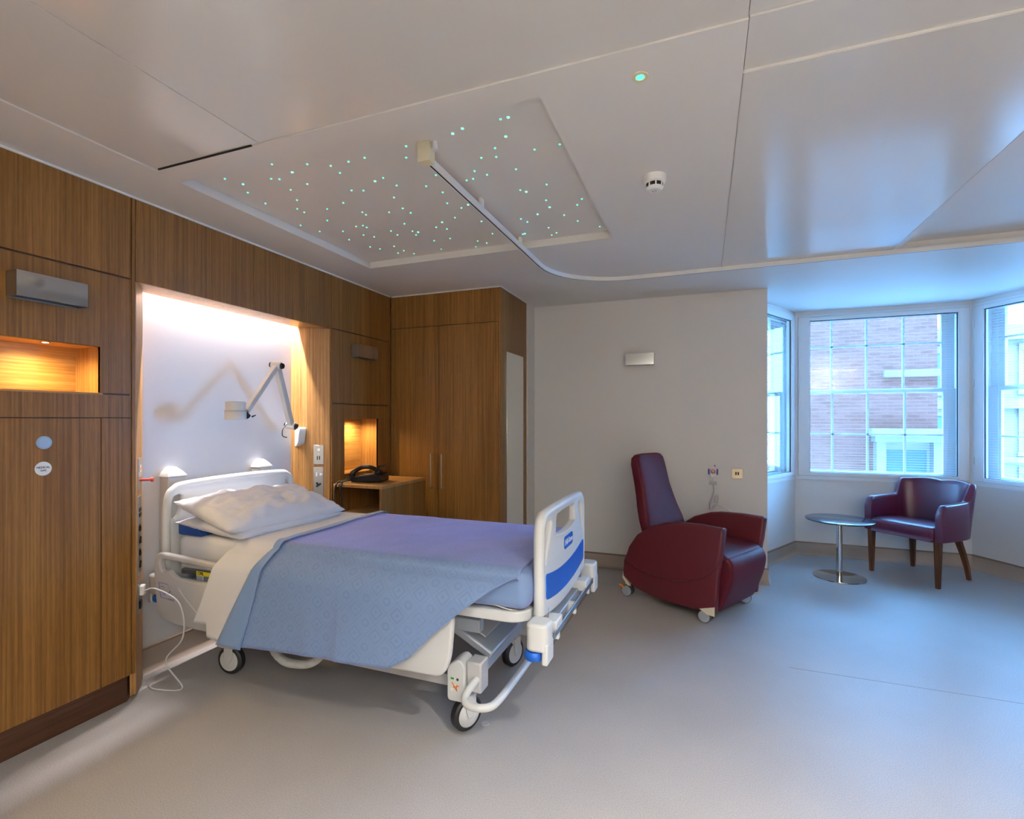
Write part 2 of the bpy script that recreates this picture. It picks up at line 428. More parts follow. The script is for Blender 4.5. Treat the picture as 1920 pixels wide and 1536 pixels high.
# ceiling: slab with a recess for the star panel and a raised field on the window side
RX0, RX1, RY0, RY1 = -2.30, -.53, 1.655, 3.10
SX0, SY0, SY1 = 1.19, 1.80, 4.0
def rect_minus(x0, x1, y0, y1, hs):
    xs = sorted({x0, x1, *[v for h in hs for v in h[:2]]}); ys = sorted({y0, y1, *[v for h in hs for v in h[2:]]}); out = []
    for i in range(len(xs) - 1):
        for j in range(len(ys) - 1):
            cx, cy = (xs[i] + xs[i + 1]) / 2, (ys[j] + ys[j + 1]) / 2
            if not any(h[0] < cx < h[1] and h[2] < cy < h[3] for h in hs): out.append((xs[i], xs[i + 1], ys[j], ys[j + 1]))
    return out
cl = MB()
PF = (-2.29, 3.15, -1.65, 1.543); PD = (.116, 3.15, 1.543, 1.772)
for r in rect_minus(-3.1, 3.3, -1.75, 6.3, [(RX0, RX1, RY0, RY1), (SX0, 3.2, SY0, SY1), PF, PD]): cl.box(*r, H, H + .046)
cl.box(-3.1, 3.3, -1.75, 6.3, H + .046, H + .2)
ce = struct(cl.build('ceiling', 'ceiling'), 'off-white plaster ceiling', 'ceiling')
PT = -.006
def cpanel(x0, x1, y0, y1, up): MB().box(x0, x1, y0, y1, H + up, H + .044).build('panel', 'ceil_panel', ce, bev=.001)
cpanel(-2.287, -1.683, -1.65, 1.542, .005); cpanel(-1.680, .114, -1.65, 1.542, .006); cpanel(.116, 3.15, -1.65, 1.542, .012)
cpanel(.118, 3.15, 1.5435, 1.771, .006)
MB().box(.119, 1.147, 1.776, 3.974, H - .0015, H + .002).build('panel', 'ceil_panel', ce)
jm = mat('sealant_joint', (.42, .38, .35), .6)
for jb in ((.1155, .118, 1.776, 3.978), (1.147, 1.151, 1.776, 3.978), (.118, 1.147, 3.974, 3.978)): MB().box(*jb, H - .0012, H + .001).build('joint', jm, ce)
MB().box(-2.27, -1.72, 1.536, 1.5426, H - .0005, H + .005).build('vent_slot', 'dark', ce)
MB().box(XW + .001, XW + .010, -1.65, 3.88, H - .010, H - .0005).build('shadow_trim', 'white', ce)
MB().box(-2.64, -1.585, 3.880, 3.889, H - .010, H - .0005).build('shadow_trim', 'white', ce)
MB().box(-1.582, -1.574, 3.880, 4.54, H - .010, H - .0005).build('shadow_trim', 'white', ce)

# ------------------------------------------------------------------ bay windows
def bay_window(name, p0, p1, label, sash_cols, inset0, inset1):
    p0, p1 = Vector((*p0, 0)), Vector((*p1, 0)); Lw = (p1 - p0).length; u = (p1 - p0).normalized(); n = Vector((-u.y, u.x, 0)); z = Vector((0, 0, 1))
    if n.y < 0: n = -n
    def quad(a0, a1, b0, z0, z1): return MB().add([p0 + u * a0 + n * b0 + z * z0, p0 + u * a1 + n * b0 + z * z0, p0 + u * a1 + n * b0 + z * z1, p0 + u * a0 + n * b0 + z * z1], [(0, 1, 2, 3)])
    def bx(mb, a0, a1, b0, b1, z0, z1): return mb.obox(p0 + u * a0 + n * b0 + z * z0, u * (a1 - a0), n * (b1 - b0), z * (z1 - z0))
    Z0, Z1 = .80, 2.475; g0, g1, gz0, gz1 = inset0, Lw - inset1, .858, 2.412
    f = MB(); e0 = .022
    bx(f, 0, e0, -.004, .1, Z0, Z1); bx(f, Lw - e0, Lw, -.004, .1, Z0, Z1); bx(f, e0, Lw - e0, -.004, .1, Z0, Z0 + .02); bx(f, e0, Lw - e0, -.004, .1, Z1 - .022, Z1)
    w = struct(f.build(name, 'frame_white', bev=.002), label, 'window')
    c = MB(); q0 = e0 + .002
    bx(c, q0, g0, -.012, .045, Z0 + .022, Z1 - .024); bx(c, g1, Lw - q0, -.012, .045, Z0 + .022, Z1 - .024)
    bx(c, g0, g1, -.012, .045, Z0 + .022, gz0); bx(c, g0, g1, -.012, .045, gz1, Z1 - .024)
    cf = c.build('casement_frame', 'frame_white', w, bev=.003)
    gk = MB(); s = .006
    bx(gk, g0, g0 + s, .004, .0145, gz0, gz1); bx(gk, g1 - s, g1, .004, .0145, gz0, gz1); bx(gk, g0 + s, g1 - s, .004, .0145, gz0, gz0 + .003); bx(gk, g0 + s, g1 - s, .004, .0145, gz1 - s, gz1)
    gk.build('gasket', 'gasket', cf)
    quad(g0, g1, .015, gz0, gz1).build('pane', 'glass', cf)
    for hz in (.98, 1.7, 2.25):
        bx(MB(), e0 - .004, e0 + .008, -.02, -.006, hz, hz + .07).build('hinge', 'frame_white', w, bev=.002)
    # sliding sash behind it
    o = .15
    sf = MB()
    bx(sf, -.05, .02, o - .03, o + .09, Z0 - .02, Z1 + .03); bx(sf, Lw - .045, Lw + .05, o - .03, o + .09, Z0 - .02, Z1 + .03); bx(sf, -.05, Lw + .05, o - .04, o + .1, Z0 - .05, Z0 + .02); bx(sf, 0, Lw, o - .03, o + .1, Z1, Z1 + .05)
    sf.build('sash_box', 'frame_white', w)
    a0, a1 = sash_cols[0], sash_cols[-1]
    for (zz0, zz1, zm, oo, nm) in ((.82, 1.70, 1.245, o, 'lower_sash'), (1.665, 2.52, 2.155, o + .04, 'upper_sash')):
        q = MB()
        bx(q, .02, a0, oo, oo + .035, zz0, zz1); bx(q, a1, Lw - .06, oo, oo + .035, zz0, zz1); bx(q, a0, a1, oo, oo + .035, zz0, zz0 + .045); bx(q, a0, a1, oo, oo + .035, zz1 - .035, zz1)
        sa = q.build(nm, 'frame_white', w, bev=.003)
        for cx in sash_cols[1:-1]: bx(MB(), cx - .009, cx + .009, oo + .004, oo + .03, zz0 + .04, zz1 - .03).build('glazing_bar', 'frame_white', sa)
        bx(MB(), a0, a1, oo + .004, oo + .03, zm - .009, zm + .009).build('glazing_bar', 'frame_white', sa)
        cs = list(sash_cols)
        for i in range(len(cs) - 1):
            for (y0, y1) in ((zz0 + .045, zm - .009), (zm + .009, zz1 - .035)):
                quad(cs[i] + .009, cs[i + 1] - .009, oo + .018, y0, y1).build('pane', 'glass', sa)
    # open venetian blind between the two glazings
    hr = bx(MB(), .03, Lw - .03, .072, .1, gz1 + .0, Z1 - .024).build('venetian_blind', 'frame_white', w)
    me = None; k = 0; zz = gz1 - .01
    while zz > gz0 - .01:
        if me is None:
            sl = bx(MB(), .035, Lw - .035, .080, .090, 0, .0012).build('slat', 'slat', hr); me = sl.data
        else:
            sl = sl.copy(); COL.objects.link(sl)
        sl.location.z = zz; zz -= .0245
    for a in (.16, Lw - .16):
        bx(MB(), a, a + .0015, .0765, .078, gz0, gz1).build('ladder_cord', 'cord', hr)
    return w
bay_window('window_1', bay_pts[0], bay_pts[1], 'narrow splayed bay window beside the rear wall', (.07, .36, .66), .10, .105)
bay_window('window_2', bay_pts[1], bay_pts[2], 'wide central bay window facing a brick building', (.055, .365, .675, .989, 1.295), .129, .106)
bay_window('window_3', bay_pts[2], bay_pts[3], 'splayed bay window at the edge of the picture behind the tub chair', (.13, .42, .72), .105, .10)

# ------------------------------------------------------------------ outside
struct(MB().box(-25, 30, 6.6, 40, -4.2, -4.0).build('street_ground', 'street'), 'grey street below the bay window', 'street')
struct(MB().box(-16, 20, -9, 5.5, 2.86, 12).box(-16, -3.3, -9, 5.5, -4, 2.86).box(3.5, 20, -9, 5.5, -4, 2.86).build('wall_sky_screen', 'brick'), 'unseen brickwork added over and around the room to block sky light', 'wall')  # unseen brick mass added to keep sky light off the facade opposite
bl = thing('brick_building', 'red brick building seen through the central bay window', 'building', (0, 13, -4))
MB().box(-12, 4.55, 13, 17, -4, 5.6).build('facade', 'brick', bl)
def far_win(parent, x0, x1, z0, z1, y):
    s = MB().box(x0 - .12, x1 + .12, y - .06, y + .02, z0 - .12, z0).box(x0 - .1, x1 + .1, y - .05, y + .02, z1, z1 + .2).box(x0 - .1, x0, y - .04, y + .02, z0, z1).box(x1, x1 + .1, y - .04, y + .02, z0, z1).build('window_surround', 'stone', parent)
    MB().box(x0, x1, y - .015, y + .02, z0, z1).build('pane', 'far_window', s)
# stone doorcase / oriel at the corner of the brick building
far_win(bl, 3.65, 4.35, -.6, .75, 13)
MB().box(3.3, 4.6, 12.6, 13, 1.05, 1.2).box(3.38, 4.58, 12.7, 13, .92, 1.05).build('cornice', 'stone', bl)
MB().box(3.42, 3.58, 12.75, 13, -4, .92).box(4.4, 4.55, 12.75, 13, -4, .92).build('pilaster', 'stone', bl)
MB().box(3.6, 4.6, 12.9, 13, 2.3, 2.45).build('string_course', 'stone', bl)
far_win(bl, .3, 1.3, -4.0 + .6, -1.6, 13)
st = thing('stone_building', 'pale stone building beyond the corner of the brick one', 'building', (7, 18, -4))
MB().box(4.7, 15, 18, 22, -4, 4.0).build('facade', 'stone', st)
MB().box(4.6, 15, 17.8, 18, 3.6, 4.0).box(4.6, 15, 17.85, 18, 1.7, 1.95).box(4.6, 15, 17.9, 18, .2, .35).build('string_course', 'stone', st)
for xx in (6.2, 8.2, 10.2):
    far_win(st, xx, xx + .9, 2.2, 3.3, 18); far_win(st, xx, xx + .9, -.9, -.1, 18); far_win(st, xx, xx + .9, .5, 1.5, 18)
ns = thing('neighbour_wall', 'pale rendered neighbour seen through the narrow splayed window', 'building', (-1.6, 8, -4))
MB().box(-3.5, -.6, 7.2, 12, -4, 7).build('render_wall', 'stone', ns)

# ------------------------------------------------------------------ fitted joinery on the bed wall
G1, G2 = 2.095, 1.52
def panel(parent, y0, y1, z0, z1, x=XW, t=.018, name='panel', m='wood'):
    return MB().box(x - t, x, y0, y1, z0, z1).build(name, m, parent, bev=.0012, seg=1)
GAP = .004
lc = thing('fitted_cabinet', 'bamboo-veneer wall cabinet with a lit horizontal alcove and medical gas door', 'cabinet', (XW - .1, .9, 0))
Y0 = -1.65
# carcass = dark backing seen in the joints, with the alcove opening left free
AY0, AY1, AZ0, AZ1, AD = .55, 1.532, 1.524, 1.741, .186
MB().box(-2.92, XW - .012, Y0, AY0 - .013, .13, H).box(-2.92, XW - .012, AY1 + .013, 1.686, .13, H).box(-2.92, XW - .012, AY0 - .013, AY1 + .013, .13, AZ0 - .013).box(-2.92, XW - .012, AY0 - .013, AY1 + .013, AZ1 + .013, H).build('carcass', 'wood_dark', lc)
panel(lc, Y0, 1.668, G1 + GAP, H - .002)
panel(lc, Y0, AY0, G2 + GAP, G1 - GAP); panel(lc, AY1, 1.668, G2 + GAP, G1 - GAP)
panel(lc, AY0 + .0, AY1, AZ1, G1 - GAP)
panel(lc, Y0, 1.668, 1.408, G2 - GAP); panel(lc, 1.538, 1.668, .13, 1.405)
panel(lc, 1.674, 1.689, .13, H - .002, name='edge_post')
gd = panel(lc, .95, 1.534, .13, 1.404, name='door')
panel(lc, Y0, .946, .13, 1.405)
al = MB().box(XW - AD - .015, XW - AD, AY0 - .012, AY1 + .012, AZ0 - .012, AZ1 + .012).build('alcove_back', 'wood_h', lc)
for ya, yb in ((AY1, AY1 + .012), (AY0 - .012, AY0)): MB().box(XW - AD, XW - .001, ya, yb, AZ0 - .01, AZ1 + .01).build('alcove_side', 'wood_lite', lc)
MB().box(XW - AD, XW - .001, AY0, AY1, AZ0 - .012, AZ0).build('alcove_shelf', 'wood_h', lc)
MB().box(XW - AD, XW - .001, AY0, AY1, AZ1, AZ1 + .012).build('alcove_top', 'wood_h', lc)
MB().prism([(-2.92, Y0), (XW - .016, Y0), (XW - .016, 1.66), (XW - .05, 1.70), (-2.92, 1.70)], (0, 0, 0), (1, 0, 0), (0, 1, 0), (0, 0, .13)).build('plinth', 'plinth', lc)
MB().cyl((XW, 1.314, 1.299), (XW + .004, 1.314, 1.299), .028, n=32).build('lock_plate', 'steel', gd, smooth=True)
MB().cyl((XW + .004, 1.314, 1.299), (XW + .005, 1.314, 1.299), .021, n=32).build('lock_face', 'bedmetal', gd, smooth=True)
sg = MB().cyl((XW, 1.312, 1.187), (XW + .0012, 1.312, 1.187), .03, n=32).build('gas_label', 'white', gd)
for tx, dz in (('MEDICAL', .005), ('GAS', -.008)):
    finish('lettering', text_mesh(tx, .0115, (XW + .0016, 1.312, 1.187 + dz), (0, 1, 0), (0, 0, 1)), 'black', gd)

def spot_fixture(name, label, loc, parent=None):
    t = thing(name, label, 'spotlight', loc)
    MB().lathe([(.017, 0), (.017, -.003), (.012, -.004), (.012, 0)], loc, 24).build('bezel', 'chrome', t, smooth=True)
    MB().cyl((loc[0], loc[1], loc[2] - .002), (loc[0], loc[1], loc[2] - .0035), .0115, n=20).build('lens', 'led_warm', t)
    d = bpy.data.lights.new(name, 'SPOT'); d.energy = ALCOVE_W; d.color = (1, .70, .30); d.spot_size = R(165); d.spot_blend = .8; d.shadow_soft_size = .012
    o = bpy.data.objects.new('bulb', d); COL.objects.link(o); o.location = (loc[0], loc[1], loc[2] - .008); o.parent = t; o.matrix_parent_inverse = mworld(t).inverted()
spot_fixture('alcove_spotlight', 'tiny warm spotlight under the top of the long alcove', (XW - .05, 1.345, AZ1))
spot_fixture('alcove_spotlight', 'tiny warm spotlight towards the entrance end of the long alcove', (XW - .05, .85, AZ1))

rc = thing('fitted_cabinet', 'bamboo-veneer wall cabinet with a lit alcove above the bedside cabinet', 'cabinet', (XW - .1, 3.5, 0))
BY0, BY1, BZ0, BZ1 = 3.26, 3.70, .965, 1.405
MB().box(-2.92, XW - .012, 3.12, BY0 - .013, .13, H).box(-2.92, XW - .012, BY1 + .013, 3.89, .13, H).box(-2.92, XW - .012, BY0 - .013, BY1 + .013, .13, BZ0 - .013).box(-2.92, XW - .012, BY0 - .013, BY1 + .013, BZ1 + .013, H).build('carcass', 'wood_dark', rc)
panel(rc, 3.112, 3.842, G1 + GAP, H - .002); panel(rc, 3.112, 3.842, G2 + GAP, G1 - GAP)
panel(rc, 3.112, 3.842, BZ1, G2 - GAP); panel(rc, 3.112, BY0, .13, BZ1); panel(rc, BY1, 3.842, .13, BZ1); panel(rc, BY0, BY1, .13, BZ0)
panel(rc, 3.846, 3.89, .13, H - .002, x=XW - .004, name='filler_strip')
MB().box(XW - AD - .015, XW - AD, BY0 - .012, BY1 + .012, BZ0 - .012, BZ1 + .012).build('alcove_back', 'wood_h', rc)
for ya, yb in ((BY1, BY1 + .012), (BY0 - .012, BY0)): MB().box(XW - AD, XW - .001, ya, yb, BZ0 - .01, BZ1 + .01).build('alcove_side', 'wood_lite', rc)
MB().box(XW - AD, XW - .001, BY0, BY1, BZ0 - .012, BZ0).build('alcove_shelf', 'wood_h', rc)
MB().box(XW - AD, XW - .001, BY0, BY1, BZ1, BZ1 + .012).build('alcove_top', 'wood_h', rc)
MB().box(-2.92, XW - .016, 3.1, 3.9, 0, .13).build('plinth', 'plinth', rc)
spot_fixture('alcove_spotlight', 'tiny warm spotlight in the alcove above the telephone', (XW - .085, 3.53, BZ1))

# bed niche: header, splayed jambs, white back
nb = thing('bed_niche', 'bamboo-lined bed niche with white back wall and hidden strip light', 'niche', (-2.78, 2.398, 0))
NL, NR = 1.69, 3.107
jl = [(XW, NL), (-2.788, NL + .117), (-2.905, NL + .155)]; jr = [(XW, NR), (-2.788, NR - .117), (-2.905, NR - .155)]
panel(nb, NL + .002, 2.40, G1 - .005, H - .002, name='header_panel'); panel(nb, 2.403, NR, G1 - .005, H - .002, name='header_panel')
SOFX = -2.852
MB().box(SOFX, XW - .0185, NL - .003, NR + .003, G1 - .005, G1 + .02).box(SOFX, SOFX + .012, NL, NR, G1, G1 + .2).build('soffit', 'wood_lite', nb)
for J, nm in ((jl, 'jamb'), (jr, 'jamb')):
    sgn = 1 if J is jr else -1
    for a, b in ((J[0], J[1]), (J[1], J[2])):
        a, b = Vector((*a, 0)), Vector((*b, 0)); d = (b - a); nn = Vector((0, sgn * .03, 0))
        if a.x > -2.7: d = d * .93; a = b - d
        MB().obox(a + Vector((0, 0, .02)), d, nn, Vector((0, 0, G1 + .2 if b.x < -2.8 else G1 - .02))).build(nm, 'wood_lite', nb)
MB().box(-2.925, -2.90, NL + .12, NR - .12, .0, G1 + .25).build('back_panel', 'white_panel', nb)
MB().box(-2.9, SOFX, NL + .1, NR - .1, G1 + .16, G1 + .2).build('slot_top', 'white', nb)
MB().box(-2.898, -2.864, NL + .17, NR - .17, G1 + .152, G1 + .16).build('strip_housing', 'bedmetal', nb)
sd = bpy.data.lights.new('strip_light', 'AREA'); sd.shape = 'RECTANGLE'; sd.size = .010; sd.size_y = NR - NL - .36; sd.energy = STRIP_W; sd.color = (1, .92, .90)
so = bpy.data.objects.new('strip_light', sd); COL.objects.link(so); so.location = (-2.888, (NL + NR) / 2, G1 + .15); so.parent = nb; so.matrix_parent_inverse = mworld(nb).inverted()

# ------------------------------------------------------------------ wardrobe
wr = thing('wardrobe', 'tall bamboo-veneer wardrobe with two doors and a slim side mirror', 'wardrobe', (-2.1, 4.2, 0))
WY, WX0, WX1, WT = 3.89, XW, -1.583, 2.213
MB().box(WX0, WX1 - .018, WY + .014, 4.543, .1, H - .004).build('carcass', 'wood_dark', wr)
MB().box(WX0 + .002, WX1, WY, WY + .018, WT + .004, H - .004).build('top_panel', 'wood', wr, bev=.001, seg=1)
MB().box(WX0 + .002, -2.609, WY, WY + .018, .1, WT).build('filler', 'wood', wr, bev=.001, seg=1)
MB().box(-1.601, WX1, WY, WY + .018, .1, WT + .004).build('filler', 'wood', wr)
MB().box(WX1 - .018, WX1, WY + .0185, 4.543, .1, H - .004).build('side_panel', 'wood', wr, bev=.001, seg=1)
MB().box(WX0, WX1 - .02, WY + .02, 4.54, 0, .1).build('plinth', 'plinth', wr)
for x0, x1, hx in ((-2.606, -2.1665, -2.228), (-2.1625, -1.604, -2.122)):
    dr = MB().box(x0, x1, WY - .002, WY + .018, .104, WT).build('door', 'wood', wr, bev=.0012, seg=1)
    hp = round_poly([(0, .8), (.032, .8), (.032, 1.1), (0, 1.1)], [0, .012, .012, 0], 4)
    MB().tube([(hx, WY - .002 - a, b) for a, b in hp], .0055, 10).build('handle', 'steel', dr, smooth=True)
mi = MB().box(WX1, WX1 + .005, 4.02, 4.44, .25, 1.98).build('dressing_mirror', 'mirror', bev=.001)
tag(mi, 'frameless full-length mirror on the side of the wardrobe', 'mirror')

# ------------------------------------------------------------------ bedside cabinet and telephone
bc = thing('bedside_cabinet', 'small bamboo bedside cabinet with an open compartment beside the wardrobe', 'cabinet', (-2.43, 3.44, 0))
cx0, cx1, cy0, cy1, ct = XW + .004, -2.215, 3.125, 3.75, .905
MB().box(cx0, cx1, cy0, cy1, ct - .022, ct).build('top', 'wood_lite', bc, bev=.002)
MB().box(cx1 - .022, cx1, cy0, cy1, .06, ct - .0225).build('side_panel', 'wood', bc, bev=.0015)
MB().box(cx0, cx0 + .022, cy0, cy1, .06, ct - .0225).build('side_panel', 'wood', bc, bev=.0015)
MB().box(cx0 + .022, cx1 - .022, cy1 - .02, cy1, .06, ct - .0225).build('back_panel', 'wood', bc)
MB().box(cx0 + .0225, cx1 - .0225, cy0, cy1 - .021, .655, .68).build('shelf', 'wood_lite', bc, bev=.0015)
MB().box(cx0 + .0225, cx1 - .0225, cy0, cy1 - .021, .06, .08).build('bottom_panel', 'wood', bc)
dw = MB().box(cx0 + .024, cx1 - .024, cy0 + .002, cy0 + .02, .35, .65).build('door', 'wood', bc, bev=.0015)
MB().tube([(cx1 - .07, cy0 + .002, .6), (cx1 - .07, cy0 - .02, .6), (cx1 - .17, cy0 - .02, .6), (cx1 - .17, cy0 + .002, .6)], .004, 8).build('handle', 'steel', dw, smooth=True)
for a in (cx0 + .03, cx1 - .03):
    for b in (cy0 + .04, cy1 - .04): MB().cyl((a, b, 0), (a, b, .0605), .018, n=16).build('foot', 'black', bc)
MB().tube([(cx1 - .03, cy0 + .25, .77), (cx1 - .05, cy0 + .25, .77)], .003, 8).build('shelf_pin', 'steel', bc)

ph = thing('telephone', 'black corded desk telephone on the bedside cabinet', 'telephone', (-2.5, 3.36, ct), R(14))
ph.scale = (1.12, 1.12, 1.2)
b = MB(); prof = [(-.10, 0), (.115, 0), (.115, .045), (.06, .055), (-.10, .026)]
b.prism(prof, (0, -.085, .003), (1, 0, 0), (0, 0, 1), (0, .17, 0)).build('body', 'black', ph, bev=.006, world=False)
MB().box(-.05, .03, -.005, .06, .0, .003).add([], []).build('keypad', 'rubber', ph, world=False).location = (0, 0, .042)
sc_ = MB().obox((.075, -.08, .045), (.035, 0, .06), (0, .16, 0), (-.012, 0, .008)).build('display', 'black', ph, bev=.003, world=False)
MB().obox((.079, -.07, .055), (.025, 0, .043), (0, .12, 0), (-.0125, 0, .0085)).build('screen', 'bedgrey', sc_, world=False)
hs = smooth_path([(-.105, -.055, .042), (-.085, -.055, .068), (-.03, -.055, .096), (.03, -.055, .098), (.075, -.055, .080), (.09, -.055, .060)], 5)
MB().tube(hs, [.021, .022, .022, .021, .018, .015] + [.014] * (len(hs) - 12) + [.016, .019, .021, .022, .022, .021], 14).build('handset', 'black', ph, smooth=True, world=False)
for k, (dx, dy) in enumerate(((0, 0), (.045, .02))):
    pts = smooth_path([(-.10 + dx * .3, -.06, .04), (-.13 + dx * .5, -.12, .016), (-.145 + dx * .7, -.19, .012), (-.15 + dx, -.212 - dx * .25, -.03), (-.155 + dx * 1.3, -.214 - dx * .25, -.12), (-.17 + dx * 2.0, -.214 - dx * .25, -.24)], 16)
    coil = []
    for i, p in enumerate(pts):
        for q in range(4):
            t = (i + q / 4); pp = p if i + 1 >= len(pts) else p.lerp(pts[i + 1], q / 4)
            coil.append((pp.x + .005 * math.cos(t * 3.2), pp.y + .005 * math.sin(t * 3.2), pp.z))
    MB().tube(coil, .0035, 6).build('coiled_cord', 'black', ph, smooth=True, world=False)

# ------------------------------------------------------------------ service plates on the jambs
def jamb_frame(J):
    a, b = Vector((*J[0], 0)), Vector((*J[1], 0)); u = (b - a).normalized()
    n = Vector((-u.y, u.x, 0)); n = n if n.x > 0 else -n
    return a, u, n
def plate(parent_label, J, s0, s1, z0, z1, cat='socket plate', name='service_plate'):
    a, u, n = jamb_frame(J); o = a + u * s0 + Vector((0, 0, z0))
    t = thing(name, parent_label, cat, tuple(a + u * (s0 + s1) / 2 + Vector((0, 0, z0))))
    pl = MB().obox(o, u * (s1 - s0), n * .003, Vector((0, 0, z1 - z0))).build('plate', 'steel', t, bev=.0008, seg=1)
    def at(su, sz, d=.003): return a + u * (s0 + (s1 - s0) * su) + n * d + Vector((0, 0, z0 + (z1 - z0) * sz))
    for sz in (.04, .96): MB().cyl(at(.5, sz), at(.5, sz, .0042), .003, n=10).build('screw', 'chrome', t)
    return t, u, n, at
z = Vector((0, 0, 1))
def rocker(t, u, n, p, w, h, m='white'): MB().obox(p - u * w / 2 - z * h / 2, u * w, n * .004, z * h).build('switch', m, t, bev=.0015)
def tee(t, u, n, p, rot, s=.02):
    a = (u * math.cos(R(rot)) + z * math.sin(R(rot))); b_ = n.cross(a)
    MB().obox(p - a * s - b_ * s * .35, a * 2 * s, n * .006, b_ * s * .7).obox(p - a * s * .3, a * s * .7, n * .006, b_ * -s * 1.2).build('socket', 'black', t, bev=.001)
S0, S1 = .055, .125
t, u, n, at = plate('steel plate with round knob and two dark slots beside the reading lamp', jr, S0, S1, 1.058, 1.205)
MB().cyl(at(.5, .76), at(.5, .76, .012), .011, n=24).build('knob', 'chrome', t, smooth=True)
MB().cyl(at(.5, .55), at(.5, .55, .005), .003, n=12).build('indicator', 'white', t)
for q in (.4, .62): MB().obox(at(q - .05, .24), u * .007, n * .0015, z * .028).build('slot', 'dark', t)
t, u, n, at = plate('long steel plate with two black outlets above the pillow corner', jr, S0, S1, .70, 1.038)
MB().cyl(at(.27, .84), at(.27, .84, .006), .009, n=24).build('knob', 'chrome', t, smooth=True)
rocker(t, u, n, at(.7, .84), .011, .03)
tee(t, u, n, at(.5, .60), -35); tee(t, u, n, at(.5, .36), 215); tee(t, u, n, at(.5, .14), -35)
t, u, n, at = plate('upper steel call plate with red cord plug on the near jamb', jl, .05, .12, 1.03, 1.20)
rocker(t, u, n, at(.5, .68), .022, .038); MB().cyl(at(.5, .68, .007), at(.5, .68, .009), .007, n=16).build('call_button', 'orange', t)
MB().cyl(at(.5, .33), at(.5, .33, .05), .006, n=14).cyl(at(.5, .33, .05), at(.5, .33, .062), .012, .011, n=16).build('call_plug', 'red', t, smooth=True)
t, u, n, at = plate('long steel plate with data sockets and four black outlets on the near jamb', jl, .045, .125, .60, 1.005)
for q in (.25, .6):
    for w_ in (.80, .735): MB().obox(at(q, w_), u * .02, n * .003, z * .02).build('data_port', 'black', t)
for k, zz in enumerate((.60, .44, .29, .13)): tee(t, u, n, at(.5, zz), (-50, 50)[k % 2], .018)
t, u, n, at = plate('low steel plate with a white plug on the near jamb', jl, .045, .125, .40, .57)
MB().obox(at(.2, .16), u * .04, n * .008, z * .04).build('socket', 'black', t, bev=.002)
pg = MB().obox(at(.22, .55), u * .045, n * .022, z * .05).build('plug', 'white', t, bev=.005)
p0 = at(.5, .66, .022)
cordp = smooth_path([p0, p0 + Vector((.06, .02, .01)), Vector((-2.50, 1.80, .46)), Vector((-2.46, 1.79, .30)), Vector((-2.60, 1.80, .15)), Vector((-2.52, 1.83, .012)), Vector((-2.64, 1.78, .006)), Vector((-2.72, 1.79, .008))], 10)
cc = MB().tube(cordp, .0036, 8).build('power_cord', 'cord', smooth=True); tag(cc, 'white mains cord drooping from the low plug to the floor', 'cord')

# ------------------------------------------------------------------ wall lights
def sconce(label, o, u, n, watts=0):
    """box light: o lower corner on the wall, u along the wall, n off the wall"""
    o, u, n = Vector(o), Vector(u), Vector(n)
    t = thing('wall_light', label, 'wall light', tuple(o + u * .125), group='chrome box wall lights')
    s = .003; w, d, h = .252, .078, .104
    MB().obox(o + n * (d - s), u * w, n * s, z * h).build('front_plate', 'chrome', t)
    MB().obox(o + n * .004, u * s, n * (d - s - .004), z * h).build('end_plate', 'steel', t)
    MB().obox(o + u * (w - s) + n * .004, u * s, n * (d - s - .004), z * h).build('end_plate', 'steel', t)
    MB().obox(o + u * s, u * (w - 2 * s), n * .006, z * h).build('back_plate', 'steel', t)
    MB().obox(o + u * .02 + n * .02 + z * .03, u * (w - .04), n * .035, z * .04).build('diffuser', 'lamp_glass', t)
    MB().obox(o + u * s + n * .006 + z * .004, u * (w - 2 * s), n * (d - s - .006), z * .003).build('base_louvre', 'black', t)
    if watts:
        d = bpy.data.lights.new('fill_uplight', 'AREA'); d.shape = 'RECTANGLE'; d.size = .2; d.size_y = .04; d.energy = watts; d.color = (1, .99, .93)
        l = bpy.data.objects.new('lamp', d); COL.objects.link(l); l.location = o + u * .126 + n * .04 + z * .085
        l.rotation_euler = (math.pi, 0, 0 if abs(u.x) > .5 else R(90)); l.parent = t; l.matrix_parent_inverse = mworld(t).inverted()
sconce('chrome box wall light above the long lit alcove', (XW, 1.186, 1.90), (0, 1, 0), (1, 0, 0))
sconce('chrome box wall light above the telephone alcove', (XW, 3.342, 1.90), (0, 1, 0), (1, 0, 0))
sconce('chrome box wall light on the white wall above the recliner', (-.675, YW, 1.895), (1, 0, 0), (0, -1, 0))

sconce('unseen fill light added in the far corner of the entrance wall', (2.5, -1.7, 1.895), (1, 0, 0), (0, 1, 0), FILL_UP_W)  # fill lamps behind the camera, added to brighten the room
sconce('unseen fill light added in the middle of the entrance wall', (1.1, -1.7, 1.895), (1, 0, 0), (0, 1, 0), FILL_UP_W)
sconce('unseen fill light added on the entrance wall nearest the cabinets', (-.3, -1.7, 1.895), (1, 0, 0), (0, 1, 0), FILL_UP_W * .7)

# ------------------------------------------------------------------ reading lamp
rl = thing('reading_lamp', 'white jointed wall reading lamp reaching over the bed head', 'lamp', (-2.86, 2.955, 1.22))
mt = Vector((-2.84, 2.955, 1.28)); jt = Vector((-2.78, 2.83, 1.354)); el = Vector((-2.65, 2.573, 1.757)); hd = Vector((-2.61, 2.30, 1.45))
